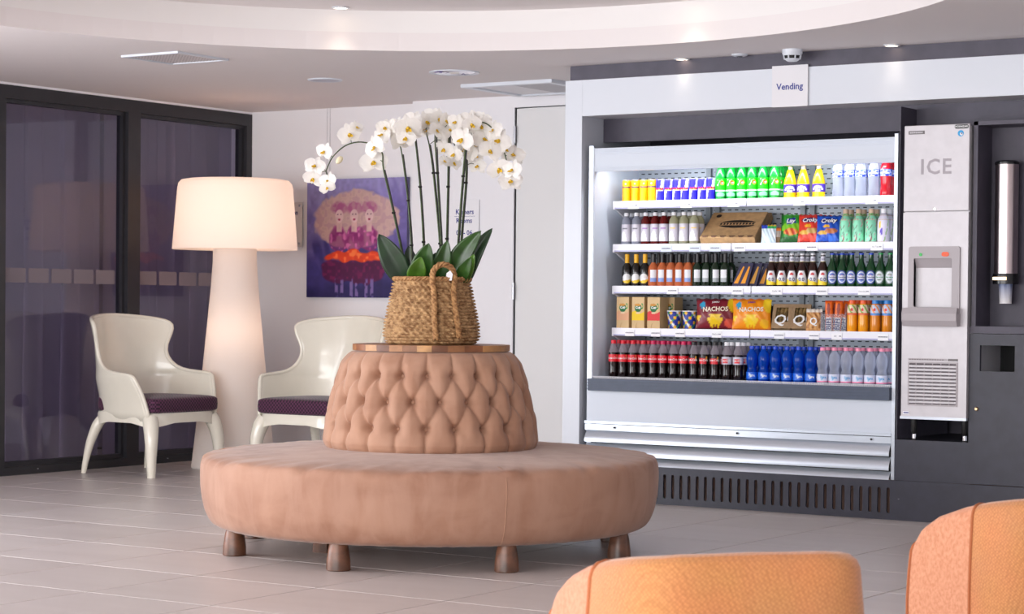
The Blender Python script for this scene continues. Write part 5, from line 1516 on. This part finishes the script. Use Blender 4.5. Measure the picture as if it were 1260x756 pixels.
fade = np.clip((.912 - Z) / .05, 0, 1) ** .6 * np.clip((Z - .450) / .03, 0, 1) ** .5
RRr = Rb - .012 + puff * fade
vs = np.stack([RRr * np.sin(T), -RRr * np.cos(T), Z], -1).reshape(-1, 3).tolist()
fs = [(j * NT + i, j * NT + (i + 1) % NT, (j + 1) * NT + (i + 1) % NT, (j + 1) * NT + i) for j in range(NZ - 1) for i in range(NT)]
back = MB().add(vs, fs).build('tufted_back', 'velvet_tuft', so, smooth=True)
bmesh_btn = MB().lathe([(0, .006), (.006, .005), (.010, .002), (.011, -.004)], 12).mesh('button', 'velvet_tuft', smooth=True)
for i, zr in enumerate(rows_z):
    for a in btn(i):
        r = Rz(zr) - .046
        o = link('button', bmesh_btn, back, loc=(r * math.sin(a), -r * math.cos(a), zr)); o.rotation_euler = (math.radians(82), 0, a)
# wooden top of staves
tw = MB().lathe([(0, .906), (.340, .906), (.340, .912), (0, .912)], 64).build('wooden_top', 'wood_leg', so)
tones = [(176, 118, 72), (150, 92, 54), (200, 144, 88), (128, 78, 48), (188, 130, 80), (158, 102, 60), (212, 158, 100), (140, 86, 52)]
RT = .362; ang = math.radians(20)
nst = 11
for k in range(nst):
    w0 = -RT + 2 * RT * k / nst; w1 = w0 + 2 * RT / nst - .0006
    pts = []
    xs = np.linspace(w0, w1, 7)
    up_ = [(x, math.sqrt(max(0, RT * RT - x * x))) for x in xs]
    poly = up_ + [(x, -y) for x, y in up_[::-1]]
    if k == 0: poly = poly[:]
    cl = []
    for p_ in poly:
        if not cl or math.hypot(p_[0] - cl[-1][0], p_[1] - cl[-1][1]) > 1e-4: cl.append(p_)
    if math.hypot(cl[0][0] - cl[-1][0], cl[0][1] - cl[-1][1]) < 1e-4: cl.pop()
    cl = [(x * math.cos(ang) - y * math.sin(ang), x * math.sin(ang) + y * math.cos(ang)) for x, y in cl]
    MB().prism(cl, .912, .940).build('wood_stave', mat('stave_%d' % k, tones[k % 8], .45, noise=.25, nscale=9), tw)
fm_ = MB().lathe([(0, 0), (.048, 0), (.052, .004), (.051, .04), (.045, .085), (.038, .118)], 24).mesh('foot', 'wood_leg', smooth=40)
for k in range(8):
    a = math.radians(-124 + 45 * k)
    link('foot', fm_, so, loc=(.925 * math.cos(a), .925 * math.sin(a), 0))
a = math.radians(-57)
MB().box(-.04, .04, -.04, .04, 0, .115).build('support_block', 'wood_leg', so, loc=(-.28, -.42, 0))

# ---------------------------------------------------------------- basket
BZ = .940
bk = thing('seagrass_basket', 'woven seagrass basket with a rope handle on the wooden sofa top', 'basket', (OC[0], OC[1], BZ))
bprof_z = [0, .012, .04, .09, .15, .21, .26, .30]; bprof_r = [.195, .212, .222, .219, .208, .195, .184, .176]
DEPF = .86
NRW = 20; SGB = 220
vs = []; fs = []; sub_ = 6
lv = 0
for j in range(NRW * sub_ + 1):
    z = .30 * j / (NRW * sub_); row_i = min(j // sub_, NRW - 1); ph = (j % sub_) / sub_
    rb = float(np.interp(z, bprof_z, bprof_r))
    for k in range(SGB):
        a = 2 * PI * k / SGB
        # coil bulge and twisted plait lumps
        tw_ = math.sin(a * 44 + (row_i % 2) * PI + ph * 2.6)
        r = rb - .010 + .013 * math.sin(PI * ph) ** .7 * (.62 + .48 * tw_) + .002 * math.sin(a * 9 + row_i * 1.7)
        vs.append((r * math.cos(a), r * math.sin(a) * 1.0, z))
for j in range(NRW * sub_):
    for k in range(SGB):
        k2 = (k + 1) % SGB; fs.append((j * SGB + k, j * SGB + k2, (j + 1) * SGB + k2, (j + 1) * SGB + k))
fs.append(tuple(range(SGB - 1, -1, -1)))
wv = MB().add(vs, fs).build('woven_body', 'seagrass', bk, smooth=True)
def rope(pts, r, parent, name, strands=3, pitch=.055):
    pts = smooth_path(pts, 14)
    L = [0]
    for i in range(len(pts) - 1): L.append(L[-1] + (pts[i + 1] - pts[i]).length)
    mb = MB()
    for s_ in range(strands):
        q = []
        up = Vector((0.3, -.8, .2))
        for i, p in enumerate(pts):
            t = (pts[min(i + 1, len(pts) - 1)] - pts[max(i - 1, 0)]).normalized()
            a = t.cross(up).normalized(); b = a.cross(t)
            an = 2 * PI * (s_ / strands + L[i] / pitch)
            q.append(p + (a * math.cos(an) + b * math.sin(an)) * r * .55)
        mb.tube(q, r * .62, 7)
    return mb.build(name, 'seagrass_rope', parent, smooth=True)
# the rim rope
rope([(.174 * math.cos(2 * PI * k / 24), .174 * math.sin(2 * PI * k / 24), .300) for k in range(25)], .010, bk, 'rim_rope')
fwd2 = Vector((CF.x, CF.y, 0)).normalized(); rgt2 = Vector((CR.x, CR.y, 0)).normalized()
def bp_(px, py, extra=.012):
    """point on the basket's front for a pixel: the lateral place and height give the place on its skin"""
    D = (Vector((OC[0], OC[1], 1.1)) - CAMP).dot(CF) - .2
    w = atd(px, py, D); lat = (w - Vector((OC[0], OC[1], 0))).dot(rgt2); z = w.z - BZ
    rb = float(np.interp(min(max(z, 0), .3), bprof_z, bprof_r)) + extra
    if z > .3: rb = .176 + .004
    lat = max(-rb, min(rb, lat)); dep = math.sqrt(rb * rb - lat * lat)
    return rgt2 * lat - fwd2 * dep + Vector((0, 0, z))
hp = [(537, 418), (535, 395), (534.5, 365), (532, 345), (533, 334), (540, 326.5), (549, 326), (556, 331), (559, 343), (558, 360), (561, 385), (564, 405), (565, 416)]
rope([bp_(x, y) for x, y in hp], .0125, bk, 'handle')
rope([(-p.x, -p.y, p.z) for p in [bp_(x, y) for x, y in hp]], .0125, bk, 'handle')

# ---------------------------------------------------------------- orchids
orch = thing('orchid_plant', 'tall white moth orchids with broad green leaves growing in the basket', 'plant', (OC[0], OC[1], BZ + .22))
ORG = Vector((OC[0], OC[1], BZ + .22))
OD = (Vector((OC[0], OC[1], 1.3)) - CAMP).dot(CF)
def op(px, py, dd=0.0): return atd(px, py, OD + dd) - ORG
MB().lathe([(0, .03), (.1, .028), (.15, .01), (.155, 0)], 32).build('moss', 'soil_moss', orch, smooth=True)
def leaf_mesh(base, tip, w, sag, side, mt):
    base = Vector(base); tip = Vector(tip); ax = tip - base; L = ax.length; ax.normalize()
    view = -CF
    lat = ax.cross(view).normalized(); nrm = lat.cross(ax)
    def g(u, v):
        wid = w * (math.sin(PI * min(1, (v * .93 + .07)) ** .85) ** .7) * .5
        x = (u - .5) * 2
        p = base + ax * (L * v) + nrm * (sag * math.sin(PI * v * .9) + .012 * v) + lat * (x * wid) - nrm * (.25 * wid * (1 - abs(x)) * 1.0) + lat * side * math.sin(PI * v) * .02
        return p
    mb = MB().grid(g, 8, 16)
    return mb
S_ = FPX / OD
for bx, by, tx_, ty, wpx, dd, mt, side in ((500, 350, 466, 288, 27, -.02, 'leaf_dark', 0), (508, 350, 503, 303, 18, .04, 'leaf_dark', 0), (513, 350, 528, 299, 24, -.10, 'leaf', 0), (509, 350, 519, 315, 20, -.13, 'leaf_bright', 0),
                                           (538, 350, 551, 296, 19, -.06, 'leaf', 0), (545, 350, 541, 305, 16, .05, 'leaf_dark', 0), (553, 350, 592, 284, 23, -.05, 'leaf', -1), (572, 350, 606, 281, 17, .03, 'leaf_dark', -1), (562, 350, 580, 316, 15, -.12, 'leaf', 0),
                                           (568, 350, 584, 312, 13, -.09, 'leaf_bright', 0), (530, 350, 536, 312, 16, .09, 'leaf_dark', 0)):
    o = leaf_mesh(op(bx, by, dd * .6), op(tx_, ty, dd), wpx * 1.15 / S_, .015, side, mt).build('leaf', mt, orch, smooth=True)
    sd = o.modifiers.new('thick', 'SOLIDIFY'); sd.thickness = .003
# flower: three sepals, two wide petals, lip and column
def flower_mesh(seed):
    rg = random.Random(seed); mb = MB()
    def petal(ang, L, W, cup, z0, mi=0, round_=.8):
        ca, sa = math.cos(ang), math.sin(ang)
        def g(u, v):
            x = (u - .5) * 2
            wid = W * (math.sin(PI * (v * .9 + .08) ** round_)) ** .65 * .5
            l = L * v; lx = x * wid
            h = z0 + cup * v * v - .10 * wid * abs(x) ** 1.5 + .0015 * math.sin(v * 9 + x * 5)
            return (ca * l - sa * lx, -h, sa * l + ca * lx)
        mb.grid(g, 6, 8, mi)
    s = rg.uniform(.9, 1.08)
    for a in (90, 215, 325): petal(math.radians(a + rg.uniform(-6, 6)), .046 * s, .032 * s, rg.uniform(-.012, .004), -.001)
    for a in (8, 172): petal(math.radians(a + rg.uniform(-6, 6)), .048 * s, .056 * s, rg.uniform(-.006, .008), .003, round_=.95)
    # lip: yellow throat with white tip
    mb.lathe([(0, .013), (.003, .012), (.0055, .006), (.0045, 0)], 10, 2)
    n0 = len(mb.v)
    petal(math.radians(270), .020, .016, .014, .006, 1)
    petal(math.radians(235), .013, .012, .016, .006, 2); petal(math.radians(305), .013, .012, .016, .006, 2)
    # lathe pieces were made along z: turn them to face the viewer
    k0 = n0 - 40
    for i in range(k0, n0):
        x, y, z = mb.v[i]; mb.v[i] = (x, -z, y)
    return mb.mesh('flower', ['petal', 'petal', 'petal_yellow'], smooth=True)
FLM = [flower_mesh(k) for k in range(5)]
bud = MB().lathe([(0, 0), (.008, .006), (.012, .018), (.009, .032), (0, .040)], 12).mesh('bud', mat('bud_cream', (238, 226, 190), .5), smooth=True)
def cr(x, y): return (360 + x / 2.363, 120 + y / 2.363)
spikes = [
    ([(500, 345), (495, 315), (484, 262), (472, 209), (470, 188), (458, 178), (441, 175), (424, 180), (409, 194), (401, 211)], -.06, [(165, 108, 1.05), (93, 158, .85), (65, 200, .95), (60, 236, .8), (104, 244, .9), (240, 145, 1.0), (236, 188, 1.1), (145, 172, -.8), (100, 262, .6), (185, 88, .7)]),
    ([(507, 345), (506, 302), (501.8, 247), (494.6, 190), (489, 172), (480, 162)], .0, [(282, 98, 1.15), (312, 128, .9), (262, 110, .9), (300, 82, .9), (268, 88, .8)]),
    ([(521, 345), (520.8, 298), (516.6, 230), (510, 168), (503, 158)], -.08, [(335, 88, 1.2), (350, 66, .8), (330, 118, .9), (318, 96, .9), (346, 104, .8)]),
    ([(543, 345), (542.8, 302), (537.7, 213), (535.6, 162), (546, 158)], .02, [(430, 82, .9), (456, 96, 1.0), (475, 72, .8), (445, 68, .8), (418, 96, .8), (425, 62, .8)]),
    ([(542, 345), (541, 300), (533, 213), (528, 178), (524, 160), (529, 149)], .06, [(388, 72, 1.0), (378, 92, .8), (440, 125, .8), (405, 54, .8), (372, 70, .8), (392, 98, .7)]),
    ([(549, 345), (549.6, 294), (551, 230), (552.5, 167), (560, 180), (568, 195)], .05, [(440, 150, .8), (470, 165, .8), (468, 190, .75), (440, 185, .6), (500, 150, .8)]),
    ([(562, 345), (563, 306), (569.5, 217), (575, 166), (582, 152), (598, 152), (612, 166), (620, 186), (625, 205), (629, 222)], -.05, [(494, 122, 1.1), (548, 84, 1.05), (520, 78, .9), (556, 122, 1.05), (600, 126, 1.15), (574, 155, .95), (640, 168, 1.1), (600, 208, 1.05), (640, 212, 1.0), (634, 244, 1.05), (585, 96, .9), (620, 150, .8)]),
    ([(566, 345), (567, 300), (573, 225), (573.5, 190), (580, 176), (588, 180)], .04, [(530, 168, .85), (538, 200, .8), (515, 160, .8), (532, 140, .9), (505, 90, .8), (530, 64, .8), (512, 66, .8), (556, 72, .9), (484, 84, .9), (570, 100, .9), (505, 108, .8)]),
]
rg = random.Random(21)
for pts, dd, fl in spikes:
    n = len(pts)
    path = [op(x, y, dd * min(1, k / 2)) for k, (x, y) in enumerate(pts)]
    sp_ = smooth_path(path, 6)
    st = MB().tube(sp_, [.0042 - .0018 * k / len(sp_) for k in range(len(sp_))], 7).build('flower_spike', 'stem_green', orch, smooth=True)
    # dark support stake clipped beside the straight part
    k4 = [q + CR * .005 + CF * .006 for q in path[:4]]
    k4[0] = k4[0] - Vector((0, 0, .02))
    MB().tube(smooth_path(k4, 4), .0036, 6).build('stake', 'stake_dark', st)
    clip = MB()
    for q in path[1:3]: clip.tube([q + CR * .010, q - CR * .007], .0055, 6)
    clip.build('clip', 'black', st)
    for fx_, fy_, s in fl:
        px, py = cr(fx_, fy_)
        pos = op(px, py, dd + rg.uniform(-.05, .03))
        if s < 0:
            o = link('bud', bud, st, loc=pos); o.rotation_euler = (2.4, .3, 0); o.scale = (1.2,) * 3
            continue
        o = link('flower', FLM[rg.randrange(5)], st, loc=pos)
        # faces the room, each turned a little its own way
        yaw_ = math.radians(33) + rg.uniform(-.75, .75); tilt = rg.uniform(-.35, .35); rol = rg.uniform(-.5, .5)
        o.rotation_euler = (Matrix.Rotation(yaw_, 3, 'Z') @ Matrix.Rotation(tilt, 3, 'X') @ Matrix.Rotation(rol, 3, 'Y')).to_euler()
        o.scale = (s * 1.22,) * 3
        # short stalk to the nearest place on the spike
        near = min(sp_, key=lambda q: (q - pos).length)
        if .012 < (near - pos).length < .12:
            md = (near + pos) / 2 + Vector((0, 0, .012)) + CF * .01
            MB().tube(smooth_path([near, md, pos + CF * .006], 4), .0016, 5).build('stalk', 'stem_green', st)
# paper plant tag
o = MB().prism([(-.014, 0), (.014, 0), (.014, .03), (0, .045), (-.014, .03)], -.0006, .0006, axis='y').build('plant_tag', 'tag_white', orch)
o.location = op(552, 345, -.16); o.rotation_euler = (0, .15, math.radians(33))

# ---------------------------------------------------------------- orange armchairs in the foreground
def tub_chair_meshes():
    hwid, yfr, ybk, th_ = .275, -.22, .28, .10
    N = 5.0
    tab = []
    for k in range(181):
        t_ = PI / 2 * k / 180
        tab.append((max(0, math.cos(t_)) ** (2 / N), max(0, math.sin(t_)) ** (2 / N)))
    L = [0]
    for k in range(180): L.append(L[-1] + math.hypot((tab[k + 1][0] - tab[k][0]) * hwid, (tab[k + 1][1] - tab[k][1]) * (ybk - yfr)))
    HL = L[-1]
    L = [l / HL for l in L]
    TX_ = [p[0] for p in tab]; TY_ = [p[1] for p in tab]
    def plan(off, s):           # s: -1 one arm front, 0 middle of the back, 1 other arm front
        q = 1 - abs(s)
        x = (hwid - off) * float(np.interp(q, L, TX_)); y = yfr + (ybk - off - yfr) * float(np.interp(q, L, TY_))
        return (math.copysign(x, s), y)
    def top(s): return interp(abs(s), [0, .25, .40, .55, .70, .85, .95, 1.0], [.640, .638, .628, .612, .590, .560, .525, .48])
    def sec(u, v, out_only=None):
        s = -1 + 2 * u
        h = top(s); z0 = .10; r = th_ / 2
        per = [(0, z0), (0, h - .03), (.006, h - .012), (.018, h - .003), (.035, h), (th_ - .035, h - .003), (th_ - .01, h - .015), (th_, h - .04), (th_, .26)]
        LL = [0]
        for k in range(len(per) - 1): LL.append(LL[-1] + math.hypot(per[k + 1][0] - per[k][0], per[k + 1][1] - per[k][1]))
        frac = [0, .12, .24, .36, .5, .62, .72, .8, 1.0]
        off = float(np.interp(v, frac, [p[0] for p in per])); z = float(np.interp(v, frac, [p[1] for p in per]))
        bul = -.014 * math.sin(PI * min(1, max(0, (z - .1) / max(.1, h - .1)))) if v <= .24 else 0
        x, y = plan(off + bul, s)
        return (x, y, z)
    up_ = .27 / (2 * HL)         # share of the U taken by the pale side panel of each arm
    def part(u0, u1, n, mt, nm):
        return MB().grid(lambda u, v: sec(u0 + (u1 - u0) * u, v), n, 40).mesh(nm, mt, smooth=True)
    shell = part(up_, 1 - up_, 90, 'orange_weave', 'back_shell')
    fronts = []; pipes = []
    for sgn in (0, 1):
        e = 0 if sgn == 0 else 1; i_ = up_ if sgn == 0 else 1 - up_
        mb = MB().grid(lambda u, v: sec(e + (i_ - e) * u, v), 24, 40)
        pts = [Vector(sec(e, k / 40)) for k in range(41)]
        ctr = sum(pts, Vector()) / 41
        r2 = [ctr + (p - ctr) * .8 + Vector((0, -.02, 0)) for p in pts]
        pl = pts + r2; f = [(k, k + 1, 42 + k, 41 + k) for k in range(40)] + [(40, 0, 41, 81), tuple(41 + k for k in range(41))]
        mb.add(pl, f)
        fronts.append(mb.mesh('arm_front', 'peach_plush', smooth=60))
        pipes.append([MB().tube([Vector(sec(i_, k / 40)) * 1.0 for k in range(33)], .005, 7).mesh('piping', 'piping_rust', smooth=True),
                      MB().tube([p + Vector((0, -.002, 0)) for p in pts[:33]], .005, 7).mesh('piping', 'piping_rust', smooth=True)])
    seat_ = MB().box(-hwid + th_ + .004, hwid - th_ - .004, yfr - .02, ybk - th_ - .004, .27, .39, b=.035).mesh('seat_cushion', 'orange_weave', smooth=True)
    base_ = MB().box(-hwid + .02, hwid - .02, yfr, ybk - .03, .10, .27, b=.02).mesh('base', 'orange_weave', smooth=40)
    leg_ = MB().lathe([(0, 0), (.016, 0), (.026, .1), (0, .1)], 14).mesh('leg', 'wood_leg', smooth=40)
    edge_ = MB().tube([Vector(sec(u, .22)) for u in np.linspace(up_, 1 - up_, 90)], .004, 6).mesh('top_piping', 'piping_rust', smooth=True)
    return shell, fronts, pipes, seat_, base_, leg_, edge_
TUB = tub_chair_meshes()
def tub_chair(loc, rz, label):
    t = thing('tub_chair', label, 'armchair', loc, rz, 'orange armchairs')
    b = link('back_shell', TUB[0], t)
    for k in (0, 1):
        o = link('arm_front', TUB[1][k], t)
        for pp in TUB[2][k]: link('piping', pp, o)
    link('seat_cushion', TUB[3], t); link('base', TUB[4], t)
    for x in (-.21, .21):
        for y in (-.16, .2): link('leg', TUB[5], t, loc=(x, y, 0))
    return t
def facing(deg):
    """turn a chair away from the camera, swung to the left of the view by deg"""
    d = math.cos(math.radians(deg)) * fwd2 - math.sin(math.radians(deg)) * rgt2
    return math.atan2(d.x, -d.y)
def at_depth(px, D):
    p = atd(px, 700, D); return (p.x, p.y, 0)
tub_chair(at_depth(872, 4.42), facing(16), 'orange woven armchair in front of the round sofa')
tub_chair(at_depth(1284, 5.8), facing(24), 'orange woven armchair in front of the dark cabinet')
